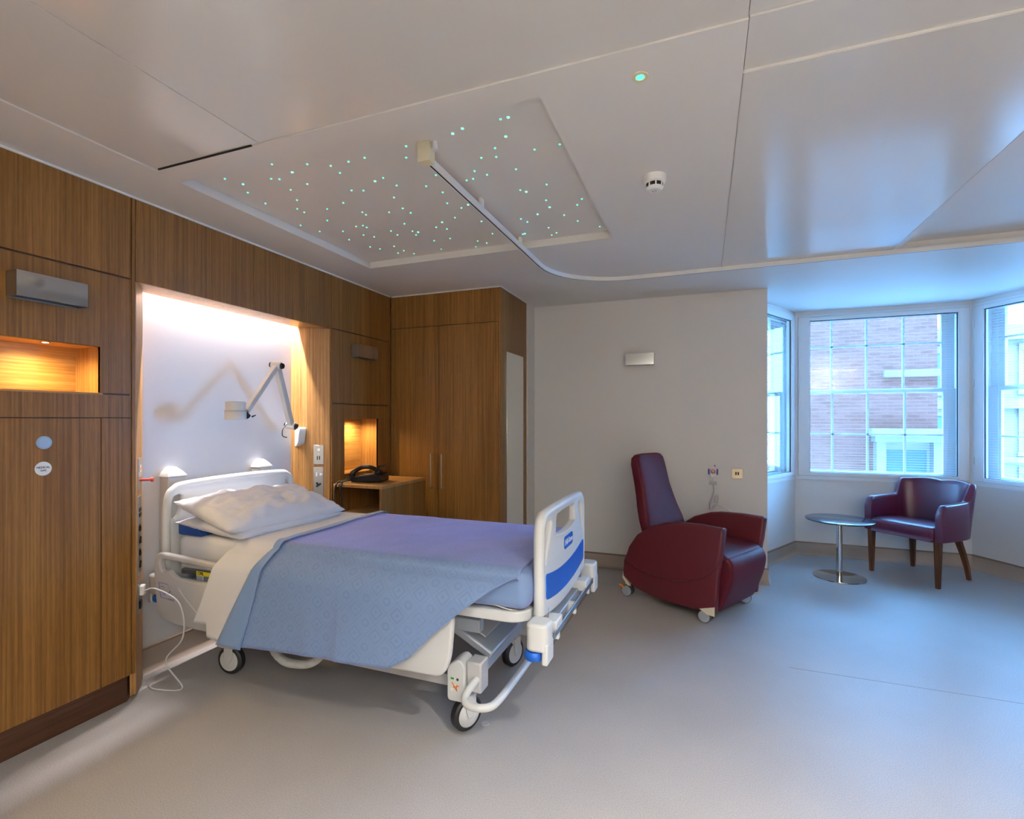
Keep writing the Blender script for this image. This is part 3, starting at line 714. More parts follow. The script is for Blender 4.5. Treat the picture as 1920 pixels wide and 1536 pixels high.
# wall block
blk = MB().prism(round_poly([(0, .06), (.10, .06), (.10, .035), (.075, -.055), (.03, -.085), (0, -.085)], .012), mt + Vector((-.045, .012, 0)), (.9, -.43, 0), (0, 0, 1), (.022, .045, 0)).build('wall_bracket', 'bedwhite', rl, bev=.004)
MB().cyl(mt + Vector((.03, -.06, .05)), jt + Vector((0, 0, 0)), .013, n=16).build('pivot_post', 'bedwhite', rl, smooth=True)
ax = (el - jt).cross(hd - el).normalized()
def joint(p, nm):
    MB().cyl(p - ax * .032, p + ax * .032, .026, n=24).build(nm, 'bedwhite', rl, smooth=True, bev=.003)
    for sg in (-1, 1): MB().cyl(p + ax * .033 * sg, p + ax * .046 * sg, .021, .017, n=24).build('knob', 'black', rl, smooth=True)
def arm(a, b, w, tk, nm):
    d = (b - a).normalized(); s = ax.cross(d).normalized()
    r0 = []
    for k, tt in enumerate((0, .06, .5, .94, 1)):
        p = a.lerp(b, tt); ww = w * (.7 if k in (0, 4) else 1)
        r0.append([p + s * x_ * ww + ax * y_ * tk for x_, y_ in ((-1, -.8), (-.8, -1), (.8, -1), (1, -.8), (1, .8), (.8, 1), (-.8, 1), (-1, .8))])
    MB().rings(r0).build(nm, 'bedwhite', rl, smooth=True, ang=30)
arm(jt, el, .024, .017, 'lower_arm'); arm(el, hd, .019, .015, 'upper_arm')
joint(jt, 'base_joint'); joint(el, 'elbow_joint')
MB().tube(smooth_path([jt + Vector((-.01, -.03, .01)), jt + Vector((.0, -.075, -.02)), jt + Vector((-.01, -.07, -.07)), jt + Vector((-.02, -.02, -.085))], 8), .004, 8).build('cable', 'rubber', rl, smooth=True)
hc = Vector((-2.6, 2.215, 1.45))
MB().cyl(hd + Vector((0, .012, -.035)), hd + Vector((0, -.02, -.01)), .018, n=16).build('head_joint', 'black', rl, smooth=True)
MB().tube([hd + Vector((.012, .03, -.035)), hd + Vector((.015, .055, -.025))], [.006, .003], 8).build('thumb_lever', 'black', rl)
MB().lathe([(.0, .055), (.050, .055), (.054, .051), (.054, 0), (.059, -.002), (.059, -.048), (.056, -.052), (0, -.052)], hc, 40).build('shade', 'bedwhite', rl, smooth=True, ang=30)
MB().lathe([(.055, .0015), (.0595, 0), (.0595, -.003), (.055, -.004)], hc, 40).build('shade_band', 'bedgrey', rl, smooth=True)

# ------------------------------------------------------------------ posts behind the headboard
for lab, yy in (('grey wall post with white sloped cap behind the near end of the headboard', 2.022), ('grey wall post with white sloped cap behind the far end of the headboard', 2.645)):
    t = thing('wall_post', lab, 'post', (-2.86, yy, 0), group='wall posts behind the headboard')
    MB().box(-2.899, -2.825, yy - .052, yy + .052, .56, 1.07).build('post', 'bedgrey', t, bev=.006)
    MB().rings([[(-2.899 + .08 * (1 - k * .55) * a + (0 if a < .5 else 0), yy + b * .058 * (1 - k * .82), 1.07 + hz) for a, b in ((0, -1), (1, -1), (1, 1), (0, 1))] for k, hz in ((0, 0), (0, .006), (.35, .03), (.8, .052), (1, .056))]).build('cap', 'bedwhite', t, smooth=True, bev=.003)

# ------------------------------------------------------------------ hospital bed
YC = 2.36
bed = thing('hospital_bed', 'white and blue adjustable hospital bed with its head in the bamboo niche', 'bed', (-1.65, YC, 0))
# deck
MB().prism(rrect(-2.72, -.67, 1.925, 2.795, .09), (0, 0, .565), (1, 0, 0), (0, 1, 0), (0, 0, .045)).build('deck_frame', 'bedwhite', bed, bev=.006)
MB().box(-2.6, -.75, 2.0, 2.72, .61, .618).build('deck_plate', 'bedmetal', bed)
MB().tube(smooth_path([(-1.0, 1.945, .612), (-.85, 1.935, .632), (-.74, 1.95, .612), (-.69, 2.02, .614)], 8), .004, 8).build('retainer', 'steel', bed, smooth=True)
# under-frame
for yy in (2.08, 2.62): MB().box(-2.45, -.95, yy, yy + .05, .43, .49).build('upper_beam', 'bedmetal', bed, bev=.004)
for yy in (2.07, 2.63): MB().box(-2.42, -.98, yy, yy + .045, .17, .225).build('chassis_beam', 'bedgrey', bed, bev=.004)
for xx in (-2.42, -.985): MB().box(xx - .04, xx + .04, 2.03, 2.71, .225, .285).build('cross_beam', 'bedmetal', bed, bev=.006)
MB().obox((-1.33, 2.14, .50), (.40, 0, -.215), (0, .40, 0), (.02, 0, .035)).build('lift_arm', 'bedmetal', bed, bev=.01)
MB().obox((-1.30, 2.19, .54), (.33, 0, -.178), (0, .30, 0), (.004, 0, .007)).build('lift_arm_cover', 'bedgrey', bed, bev=.004)
MB().obox((-2.0, 2.14, .28), (.40, 0, .18), (0, .40, 0), (-.02, 0, .035)).build('lift_arm', 'bedmetal', bed, bev=.01)
# casters
def caster(x, y, ang, zt):
    c, s = math.cos(R(ang)), math.sin(R(ang)); ax = Vector((-s, c, 0)); fw = Vector((c, s, 0)); o = Vector((x, y, .075))
    pr = MB()
    cs = bpy.data.objects.new('caster', None); COL.objects.link(cs); cs.location = (x, y, 0); cs.parent = bed; cs.matrix_parent_inverse = mworld(bed).inverted()
    def disc(prof, nm, m):
        a, b_ = fw, Vector((0, 0, 1)); n = 36
        rs = [[o + (a * math.cos(2 * math.pi * k / n) + b_ * math.sin(2 * math.pi * k / n)) * r + ax * h for k in range(n)] for r, h in prof]
        MB().rings(rs).build(nm, m, cs, smooth=True, ang=30)
    disc([(.050, -.022), (.068, -.022), (.0765, -.014), (.0765, .014), (.068, .022), (.050, .022)], 'tyre', 'tyre')
    disc([(.0005, -.0265), (.045, -.025), (.0585, -.0215), (.0585, .0215), (.045, .025), (.0005, .0265)], 'wheel_cover', 'bedwhite')
    f = MB()
    for sg in (-1, 1):
        f.prism([(-.022, zt - .075), (.03, zt - .075), (.03, .02), (.012, -.012), (-.012, -.012), (-.022, .02)], o + ax * sg * .0275, fw, (0, 0, 1), ax * sg * .008)
    f.prism(rrect(-.03, .035, -.034, .034, .02), o + Vector((0, 0, zt - .11)), fw, ax, (0, 0, .035))
    f.build('fork', 'bedwhite', cs, bev=.003)
caster(-2.44, 2.055, 8, .175); caster(-1.005, 2.06, 62, .165); caster(-1.02, 2.69, 70, .165); caster(-2.44, 2.69, 30, .165)
# leg housings over the casters
def housing(x, y, sy):
    pr = round_poly([(-.075, .145), (.012, .145), (.012, .31), (-.02, .335), (-.075, .30)], [.02, .008, .03, .03, .03], 5)
    h = MB().prism(pr, (x, y - .05, 0), (1, 0, 0), (0, 0, 1), (0, .1, 0)).build('leg_housing', 'bedwhite', bed, bev=.008, seg=3)
    MB().box(x + .013, x + .085, y - .035, y + .05, .19, .325).build('brake_housing', 'bedgrey', bed, bev=.008)
    return h
hn = housing(-1.0, 2.055, -1); housing(-1.0, 2.69, 1); 
for xx in (-2.44,):
    for yy in (2.055, 2.69): MB().box(xx - .06, xx + .06, yy - .05, yy + .05, .15, .29).build('leg_housing', 'bedwhite', bed, bev=.012, seg=3)
MB().cyl((-1.05, 2.0046, .198), (-1.05, 2.0032, .198), .007, n=12).build('brake_symbol', 'white', hn)
MB().obox((-1.052, 2.0045, .228), (.026, 0, -.036), (0, -.0012, 0), (.004, 0, .003)).obox((-1.044, 2.0045, .206), (.030, 0, .010), (0, -.0012, 0), (.001, 0, .004)).obox((-1.030, 2.0045, .197), (.004, 0, .026), (0, -.0012, 0), (.004, 0, -.001)).build('brake_symbol', 'orange', hn)
MB().box(-1.055, -1.04, 2.0032, 2.0046, .243, .251).build('brake_symbol', 'green', hn)
MB().cyl((-1.022, 2.0046, .245), (-1.022, 2.0032, .245), .006, n=12).build('brake_symbol', 'rubber', hn)
# foot brake bar
bar = smooth_path([(-.93, 2.06, .262), (-.945, 1.99, .24), (-.955, 1.945, .212), (-.93, 1.915, .2), (-.87, 1.91, .2), (-.825, 1.94, .204), (-.81, 2.02, .21)], 6) + [Vector((-.805, 2.2, .215)), Vector((-.805, 2.5, .215))] + smooth_path([(-.81, 2.70, .21), (-.825, 2.78, .204), (-.87, 2.81, .2), (-.93, 2.80, .2), (-.95, 2.76, .22), (-.93, 2.69, .262)], 6)
MB().tube(bar, .0165, 14).build('brake_bar', 'bedwhite', bed, smooth=True)
# footboard
FX = -.637
def arc(y0, y1, z0, zm, z1, n=12):
    return [(y0 + (y1 - y0) * i / n, (1 - i / n) * z0 + i / n * z1 + 4 * (i / n) * (1 - i / n) * (zm - (z0 + z1) / 2)) for i in range(n + 1)]
outer = round_poly(arc(1.975, 2.745, .585, .545, .585) + [(2.745, .80), (2.738, 1.0), (2.36, 1.012), (1.985, 1.0), (1.975, .80)], [0] * 13 + [0, .075, 0, .075, 0], 6)
ht = round_poly(arc(2.185, 2.535, .885, .868, .885) + [(2.525, .968), (2.36, .973), (2.195, .968)], [.012] + [0] * 11 + [.012, .025, 0, .025], 5)
hl = round_poly([(2.022, .79), (2.085, .90), (2.118, .955), (2.105, .966), (2.05, .962), (2.022, .94)], [.008, .02, .012, .008, .02, .02], 4)
hr_ = [(2 * YC - a, b) for a, b in hl][::-1]
fb = finish('footboard', place_mesh(plate2d([outer, ht, hl, hr_], .036, .012, 3), (FX, 0, 0), (0, 1, 0), (0, 0, 1), (1, 0, 0)), 'bedwhite', bed, smooth=True, ang=30)
# thick rolled rim
MB().tube([(FX - .001, a, b) for a, b in smooth_path([(1.992, .59, 0), (1.99, .80, 0), (1.995, .93, 0), (2.02, .978, 0), (2.08, .995, 0), (2.36, 1.0, 0), (2.64, .995, 0), (2.70, .978, 0), (2.725, .93, 0), (2.73, .80, 0), (2.728, .59, 0)], 6) for a, b in [(a, b)]] if False else [(FX - .001, p.x, p.y) for p in smooth_path([(1.992, .59, 0), (1.99, .80, 0), (1.995, .93, 0), (2.02, .978, 0), (2.08, .992, 0), (2.36, .998, 0), (2.64, .992, 0), (2.70, .978, 0), (2.725, .93, 0), (2.73, .80, 0), (2.728, .59, 0)], 6)], .023, 14).build('rim', 'bedwhite', fb, smooth=True)
bp = round_poly(arc(2.025, 2.71, .642, .608, .642) + arc(2.71, 2.02, .752, .716, .752), [.02] + [0] * 11 + [.02, .02] + [0] * 11 + [.02], 4)
finish('blue_panel', place_mesh(plate2d([bp], .006, .001, 1), (FX + .0185, 0, 0), (0, 1, 0), (0, 0, 1), (1, 0, 0)), 'blue', fb)
MB().tube([(FX + .016, a, b) for a, b in arc(2.19, 2.53, .880, .861, .880)], .006, 8).build('grip_lip', 'bedwhite', fb, smooth=True)
lg = finish('logo_plate', place_mesh(plate2d([rrect(2.315, 2.475, .782, .842, .018)], .003, .0006, 1), (FX + .0195, 0, 0), (0, 1, 0), (0, 0, 1), (1, 0, 0)), 'blue', fb)
finish('lettering', text_mesh('Hill-Rom', .040, (FX + .0216, 2.395, .812), (0, 1, 0), (0, 0, 1)), 'white', fb)
for yy in (2.06, 2.66): MB().cyl((FX + .005, yy, .44), (FX + .005, yy, .60), .014, n=14).build('footboard_peg', 'steel', bed, smooth=True)
for yy in (2.03, 2.59): MB().box(-.70, -.575, yy, yy + .1, .50, .555).build('peg_socket', 'bedwhite', bed, bev=.006)
# end bar and accessory rails
MB().box(-.665, -.615, 1.98, 2.78, .475, .515).build('end_bar', 'bedmetal', bed, bev=.005)
MB().box(-.582, -.574, 2.0, 2.77, .495, .522).build('accessory_rail', 'steel', bed, bev=.002)
MB().box(-.596, -.588, 2.03, 2.74, .455, .478).build('accessory_rail', 'chrome', bed, bev=.002)
for yy in (2.08, 2.38, 2.68): MB().box(-.62, -.58, yy, yy + .025, .46, .515).build('rail_bracket', 'bedwhite', bed, bev=.003)
# corner bumpers with rollers
def bumper(x, y, sx, sy, zt=.0):
    h = MB().prism(round_poly([(-.045, -.05), (.045, -.05), (.045, .05), (-.045, .05)], .03, 6), (x, y, .485 + zt), (sx, 0, 0), (0, sy, 0), (0, 0, .11)).build('corner_bumper', 'bedwhite', bed, bev=.012, seg=3)
    MB().box(x + min(sx * .02, sx * .046), x + max(sx * .02, sx * .046), y - .045, y + .045, .435 + zt, .52 + zt).build('bumper_skirt', 'bedwhite', h, bev=.008)
    MB().lathe([(.012, 0), (.036, .002), (.041, .012), (.041, .026), (.036, .036), (.012, .04)], (x - sx * .018, y - sy * .012, .445 + zt), 28).build('roller', 'blue', h, smooth=True)
bumper(-.615, 1.925, 1, 1); bumper(-.615, 2.83, 1, -1); bumper(-2.815, 1.925, -1, 1, -.045); bumper(-2.815, 2.80, -1, -1, -.045)
MB().box(-2.82, -2.66, 1.95, 2.77, .475, .515).build('end_bar', 'bedmetal', bed, bev=.005)
# headboard
HX = -2.745
outer = round_poly([(1.885, .52), (2.82, .52), (2.815, .85), (2.79, 1.03), (2.36, 1.055), (1.915, 1.03), (1.885, .85)], [.04, .04, 0, .09, .2, .09, 0], 7)
h1 = round_poly([(1.935, .83), (1.985, .80), (1.985, .985), (1.955, .985), (1.935, .95)], [.02, .01, .02, .03, .02], 4)
h1 = [(1.925, .86), (1.94, .845), (1.965, .87), (1.985, .93), (1.985, .975), (1.97, .985), (1.94, .975), (1.926, .95)]
h2 = [(2 * YC - .005 - a, b) for a, b in h1][::-1]
hb = finish('headboard', place_mesh(plate2d([outer, h1, h2], .03, .01, 3), (HX, 0, 0), (0, 1, 0), (0, 0, 1), (1, 0, 0)), 'bedwhite', bed, smooth=True, ang=30)
MB().tube([(HX, p.x, p.y) for p in smooth_path([(1.905, .55, 0), (1.903, .85, 0), (1.915, .97, 0), (1.945, 1.012, 0), (2.02, 1.032, 0), (2.35, 1.04, 0), (2.68, 1.032, 0), (2.755, 1.012, 0), (2.785, .97, 0), (2.80, .85, 0), (2.80, .55, 0)], 6)], .021, 14).build('rim', 'bedwhite', hb, smooth=True)
# side rails (lowered)
def rail_head(y, sgn):
    o = round_poly([(-2.765, .60), (-2.735, .34), (-2.60, .318), (-1.70, .30), (-1.70, .655), (-2.3, .668), (-2.745, .69)], [.05, .06, .1, .04, .05, .1, .05], 6)
    hl_ = round_poly([(-2.715, .635), (-2.70, .585), (-2.655, .60), (-2.60, .565), (-2.0, .55), (-1.80, .56), (-1.80, .625), (-2.3, .638), (-2.70, .655)], [.02, .02, .03, .03, .05, .03, .03, .05, .02], 4)
    r = finish('side_rail', place_mesh(plate2d([o, hl_], .034, .011, 3), (0, y, 0), (1, 0, 0), (0, 0, 1), (0, 1, 0)), 'bedgrey', bed, smooth=True, ang=30)
    return r
rn = rail_head(1.862, -1); rail_head(2.855, 1)
def rail_foot(y):
    o = round_poly([(-1.62, .31), (-1.02, .322), (-.985, .40), (-.968, .60), (-1.10, .655), (-1.62, .655)], [.04, .05, .05, .05, .06, .04], 6)
    hl_ = round_poly([(-1.52, .55), (-1.10, .55), (-1.06, .60), (-1.12, .625), (-1.52, .625)], .025, 4)
    return finish('side_rail', place_mesh(plate2d([o, hl_], .034, .011, 3), (0, y, 0), (1, 0, 0), (0, 0, 1), (0, 1, 0)), 'bedwhite', bed, smooth=True, ang=30)
rail_foot(1.875); rail_foot(2.852)
for yy in (1.89, 2.80):
    for xx in (-2.5, -1.9, -1.25): MB().box(xx, xx + .05, yy, yy + .04, .45, .58).build('rail_hinge', 'bedmetal', bed, bev=.004)
# rail sticker: lilac outline with little position drawing
st_o = [(-2.722, .533), (-2.650, .528), (-2.603, .462), (-2.600, .442), (-2.705, .452)]
def inset(p, k): c = (sum(a for a, _ in p) / len(p), sum(b for _, b in p) / len(p)); return [(c[0] + (a - c[0]) * k, c[1] + (b - c[1]) * k) for a, b in p]
yk = 1.8445
sk = finish('rail_sticker', place_mesh(plate2d([st_o, inset(st_o, .9)], .001, 0), (0, yk, 0), (1, 0, 0), (0, 0, 1), (0, 1, 0)), 'lilac_print', rn)
MB().tube([(-2.668 + .05 * math.cos(R(a)), yk, .525 + .05 * math.sin(R(a))) for a in range(215, 330, 12)], .003, 6).build('print', 'lilac_print', rn)
MB().tube([(-2.70, yk, .508), (-2.688, yk, .515), (-2.675, yk, .505)], .0018, 6).box(-2.645, -2.612, yk - .0006, yk + .0006, .448, .453).tube([(-2.690, yk, .47), (-2.675, yk, .465), (-2.655, yk, .485)], .0016, 6).build('print', 'lilac_print', rn)
# quick-release lever with yellow label
MB().box(-2.62, -2.40, 1.895, 1.92, .575, .602).build('release_lever', 'rubber', bed, bev=.006)
MB().box(-2.50, -2.40, 1.892, 1.8945, .578, .600).build('release_label', 'yellow', bed)
finish('lettering', text_mesh('CPR', .024, (-2.468, 1.891, .589), (1, 0, 0), (0, 0, 1)), 'black', bed)
# corrugated hose and handset lead under the bed
hp = smooth_path([(-2.12, 2.02, .36), (-2.10, 2.0, .24), (-2.02, 1.99, .175), (-1.93, 1.99, .165), (-1.82, 2.0, .19), (-1.74, 2.04, .28), (-1.7, 2.1, .36)], 44)
MB().tube(hp, [.0165 + .0045 * (i % 4 < 2) for i in range(len(hp))], 14).build('corrugated_hose', 'hose', bed, smooth=True, ang=80)
MB().tube(smooth_path([(-2.64, 1.87, .56), (-2.55, 1.842, .50), (-2.45, 1.8415, .42), (-2.36, 1.8415, .36)], 8), .0028, 6).build('control_lead', 'cord', bed, smooth=True)

# ------------------------------------------------------------------ mattress and bedding
mtx = thing('mattress', 'white-sheeted hospital mattress on the bed deck', 'mattress', (-1.7, YC, .618))
MB().box(-2.69, -.69, 1.945, 2.775, .619, .70).build('core', 'blue_vinyl', mtx, bev=.02)
def soft_box(x0, x1, y0, y1, z0, z1, r, amp, seed, nx=70, ny=34):
    """rounded slab with slight cloth undulation, as a closed loft along X"""
    rs = []; prof = rrect(y0, y1, z0, z1, r, 5); prof2 = []
    for i in range(len(prof)):
        a, b_ = Vector(prof[i]), Vector(prof[(i + 1) % len(prof)]); k = max(1, int((b_ - a).length / .03))
        prof2 += [a.lerp(b_, j / k) for j in range(k)]
    cy, cz = (y0 + y1) / 2, (z0 + z1) / 2
    for i in range(nx + 1):
        x = x0 + (x1 - x0) * i / nx; e = min(x - x0, x1 - x); k = 1.0; dd = 0
        if e < r: dd = r - math.sqrt(max(0, r * r - (r - e) ** 2))
        ring = []
        for p in prof2:
            d = Vector((p.x - cy, p.y - cz)); sx = max(0, abs(d.x) - dd) * (1 if d.x > 0 else -1); sz = max(0, abs(d.y) - dd) * (1 if d.y > 0 else -1)
            w = noise.noise(Vector((x * 5 + seed, p.x * 5, p.y * 9))) * amp
            f_ = 1 + w / max(.05, math.hypot(sx, sz) or .05)
            ring.append((x, cy + sx * f_, cz + sz * f_))
        rs.append(ring)
    return MB().rings(rs)
soft_box(-2.705, -.675, 1.932, 2.788, .622, .768, .04, .006, 3).build('fitted_sheet', 'linen', mtx, smooth=True, ang=80)
wd = MB().prism(round_poly([(-2.70, .768), (-2.52, .768), (-2.56, .82), (-2.70, .845)], .015), (0, 1.94, 0), (1, 0, 0), (0, 0, 1), (0, .82, 0)).build('foam_wedge', 'blue_vinyl', bev=.008)
tag(wd, 'navy foam wedge under the pillows at the headboard', 'wedge')

def pillow(name, label, c, L, Wd, T, rx, ry, rz, seed, amp, m):
    nu, nv = 54, 36; mb = MB(); rs = []
    def pt(u, v, s):
        # outline slightly pinched between the corners
        X = Wd / 2 * v * (1 - .05 * (1 - abs(v)) * 0 - .06 * (1 - u * u) * abs(v) ** 3)
        Y = L / 2 * u * (1 - .05 * (1 - v * v) * abs(u) ** 3)
        h = (max(0, 1 - abs(u) ** 2.6) * max(0, 1 - abs(v) ** 2.3)) ** .5
        e = max(0, 1 - max(abs(u), abs(v)) ** 6)
        w = noise.noise(Vector((u * 2.6 + seed, v * 2.2, s))) * amp + noise.noise(Vector((u * 7 + seed, v * 5, s * 2))) * amp * .45
        cr = abs(noise.noise(Vector((u * 4 + v * 3 + seed * 2, v * 5 - u, 4)))) * amp * -.9
        return Vector((X, Y, s * (T / 2 * h + .004) + (w + cr) * (.35 + .65 * e) * (1 if s > 0 else .5)))
    vs = []; fs = []; idx = {}
    for s in (1, -1):
        for i in range(nu + 1):
            for j in range(nv + 1):
                u = -1 + 2 * i / nu; v = -1 + 2 * j / nv
                edge = i in (0, nu) or j in (0, nv)
                if s == -1 and edge: idx[s, i, j] = idx[1, i, j]; continue
                idx[s, i, j] = len(vs); vs.append(pt(u, v, s))
        for i in range(nu):
            for j in range(nv):
                q = [idx[s, i, j], idx[s, i + 1, j], idx[s, i + 1, j + 1], idx[s, i, j + 1]]; fs.append(q if s == -1 else q[::-1])
    mb.add(vs, fs); o = mb.build(name, m, smooth=True, ang=120)
    o.location = c; o.rotation_euler = (rx, ry, rz)
    return tag(o, label, 'pillow', 'bed pillows')
pillow('pillow', 'plump creased white pillow, upper of the two at the bed head', (-2.43, 2.285, .882), .80, .48, .165, R(-1), R(14), R(-5), 2.3, .032, 'pillow_l')
pillow('pillow', 'flat white pillow, lower of the two at the bed head', (-2.44, 2.29, .815), .76, .50, .10, 0, R(5), R(-2), 8.1, .012, 'pillow_l')

def interp(x, tb):
    if x <= tb[0][0]: return tb[0][1]
    for (a, p), (b_, q) in zip(tb, tb[1:]):
        if x <= b_: return p + (q - p) * (x - a) / (b_ - a)
    return tb[-1][1]
def drape(name, m, xl, xr, hem, top_z, y_n, y_f, seed, shift_l, shift_r, off=0.0, amp=.012, nx=130, far_hem=.5, thick=.005, parent=None, flare=.03, extra=None):
    """cloth over the bed: columns along X, rows across from near hem to far hem; shift_* slide the hem along X"""
    rad = .05; cols = []
    for i in range(nx + 1):
        t = i / nx; x0 = xl + (xr - xl) * t; hz = interp(x0, hem); col = []; zt = top_z + off; yn = y_n - off
        drop = max(.001, (zt - rad) - hz); rows = []
        for k in range(26):
            f_ = k / 25; z_ = hz + drop * f_; g = 1 - f_
            sh = (shift_l * (1 - t) ** 1.5 + shift_r * t) * g * min(1, drop / .35)
            x_ = x0 + sh
            rip = (noise.noise(Vector((x_ * 4.2 + seed, z_ * 1.2, 0))) * 1.3 + noise.noise(Vector((x_ * 9 + seed, z_ * 2, 5))) * .5) * amp * (g * drop / .4 + .15)
            ov = min(1, max(0, (zt - z_) / .13)); ov = ov * ov * (3 - 2 * ov)
            rows.append((x_, yn - .088 * ov - flare * g * drop / .4 + rip + (extra(x_, g) if extra else 0), z_))
        for k in range(1, 7):
            a = R(90 * k / 6); rows.append((x0, yn + rad - rad * math.cos(a), zt - rad + rad * math.sin(a)))
        for k in range(1, 31):
            y_ = yn + rad + (y_f + off - rad - yn - rad) * k / 30
            rows.append((x0, y_, zt + noise.noise(Vector((x0 * 3 + seed, y_ * 3, 2))) * .006 + noise.noise(Vector((x0 * 11 + seed, y_ * 9, 3))) * .002))
        for k in range(1, 7):
            a = R(90 * k / 6); rows.append((x0, y_f + off - rad + rad * math.sin(a), zt - rad + rad * math.cos(a)))
        for k in range(1, 7): rows.append((x0, y_f + off + .01 * k / 6, zt - rad - (zt - rad - far_hem) * k / 6))
        cols.append(rows)
    nr = len(cols[0]); vs = [p for c in cols for p in c]; uvs = []
    for c in cols:
        s_ = 0; tot = [0]
        for k in range(1, nr): s_ += (Vector(c[k]) - Vector(c[k - 1])).length; tot.append(s_)
        ref = tot[34]; uvs += [(c[k][0], tot[k] - ref) for k in range(nr)]
    fs = [(i * nr + k, (i + 1) * nr + k, (i + 1) * nr + k + 1, i * nr + k + 1) for i in range(nx) for k in range(nr - 1)]
    me = bpy.data.meshes.new(name); me.from_pydata(vs, [], fs); me.update()
    ul = me.uv_layers.new(name='UVMap')
    for lp in me.loops: ul.data[lp.index].uv = uvs[lp.vertex_index]
    o = finish(name, me, m, parent, smooth=True, ang=120)
    sd_ = o.modifiers.new('thickness', 'SOLIDIFY'); sd_.thickness = thick; sd_.offset = 1
    return o
# top sheet, turned down over the bedspread's head end
sh = drape('top_sheet', 'linen', -2.27, -1.88, [(-2.27, .365), (-2.16, .37), (-2.15, .31), (-1.88, .29)], .772, 1.925, 2.795, 1.7, -.16, -.28, off=.002, amp=.012, nx=46, flare=.02)
tag(sh, 'white top sheet turned down between pillows and blue bedspread', 'sheet')
hemc = [(-1.98, .30), (-1.75, .31), (-1.5, .33), (-1.18, .345), (-1.10, .40), (-1.0, .53), (-.90, .63), (-.80, .71), (-.74, .745), (-.70, .76)]
crease = lambda x, g: -.004 * math.exp(-((x + 1.515) / .006) ** 2) * min(1, g * 3)
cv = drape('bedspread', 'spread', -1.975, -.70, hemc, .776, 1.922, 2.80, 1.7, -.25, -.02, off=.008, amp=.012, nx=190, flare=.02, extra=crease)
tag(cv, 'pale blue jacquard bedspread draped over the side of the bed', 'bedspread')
M['spread_back'] = mat('bedspread_reverse', (.17, .28, .50), .55, sheen=.3, bump=.15, bscale=700)
bd = drape('folded_edge', 'spread_back', -1.985, -1.945, [(-2.0, .298), (-1.9, .298)], .786, 1.916, 2.806, 1.7, -.25, -.13, off=.013, amp=.012, nx=12, parent=cv, flare=.02, thick=.004)
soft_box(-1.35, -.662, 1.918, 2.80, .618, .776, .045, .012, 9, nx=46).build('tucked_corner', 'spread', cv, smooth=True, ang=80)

# ------------------------------------------------------------------ recliner
rcl = thing('recliner', 'burgundy vinyl reclining armchair with scooped sides and high back on casters', 'armchair', (-.083, 4.129, 0), R(-28.77))
side = [(.415, .666), (.396, .495), (.372, .33), (.362, .2), (.355, .095), (.31, .083), (.195, .072), (.036, .066), (-.129, .069), (-.297, .098), (-.41, .17), (-.40, .292), (-.347, .406), (-.272, .511), (-.153, .592), (-.025, .64), (.07, .658), (.235, .668)]
low = [(-.385, .30), (-.29, .255), (-.2, .232), (.03, .225), (.195, .265), (.30, .325), (.376, .40)]
upper = low + [(.396, .495), (.417, .66), (.405, .669), (.235, .671), (.07, .661), (-.025, .643), (-.153, .595), (-.272, .514), (-.347, .409)]
for sg in (-1, 1):
    y0 = sg * .285
    a = finish('side_panel', place_mesh(plate2d([side], .05, .012, 3), (0, sg * .308, 0), (1, 0, 0), (0, 0, 1), (0, -1, 0)), 'burgundy_panel', rcl, smooth=True, ang=30, world=False)
    finish('arm_pad', place_mesh(plate2d([upper], .066, .018, 4), (0, sg * .312, 0), (1, 0, 0), (0, 0, 1), (0, -1, 0)), 'burgundy_panel', rcl, smooth=True, ang=30, world=False)
    MB().prism([(.24, .09), (.352, .13), (.352, .066), (.30, .066)], (0, sg * .335 - (.004 if sg > 0 else 0), 0), (1, 0, 0), (0, 0, 1), (0, .004, 0)).build('corner_plate', 'cream', rcl, world=False)
    MB().prism([(-.405, .20), (-.398, .165), (-.33, .105), (-.36, .10), (-.41, .15)], (0, sg * .335 - (.004 if sg > 0 else 0), 0), (1, 0, 0), (0, 0, 1), (0, .004, 0)).build('corner_plate', 'cream', rcl, world=False)
# back: rounded loft leaning rearwards
secs = [(.40, -.13, .24, .13), (.50, -.17, .262, .14), (.60, -.205, .258, .14), (.70, -.245, .235, .135), (.79, -.272, .215, .13), (.87, -.295, .202, .13), (.95, -.315, .198, .13), (1.03, -.337, .197, .125), (1.08, -.352, .188, .11), (1.108, -.365, .16, .08), (1.118, -.372, .11, .04)]
rs = []
for (z_, f_, hw, th) in secs:
    ring = []
    for k in range(40):
        a = 2 * math.pi * k / 40; ca, sa = math.cos(a), math.sin(a); e = .55
        cx = (abs(ca) ** e) * (1 if ca > 0 else -1); sy = (abs(sa) ** .62) * (1 if sa > 0 else -1)
        dish = -.018 * (1 - (sy * 1.0) ** 2) if cx > 0 else 0
        ring.append((f_ - th / 2 + th / 2 * cx + dish, hw * sy, z_))
    rs.append(ring)
MB().rings(rs).build('backrest', 'burgundy', rcl, smooth=True, ang=80, world=False)
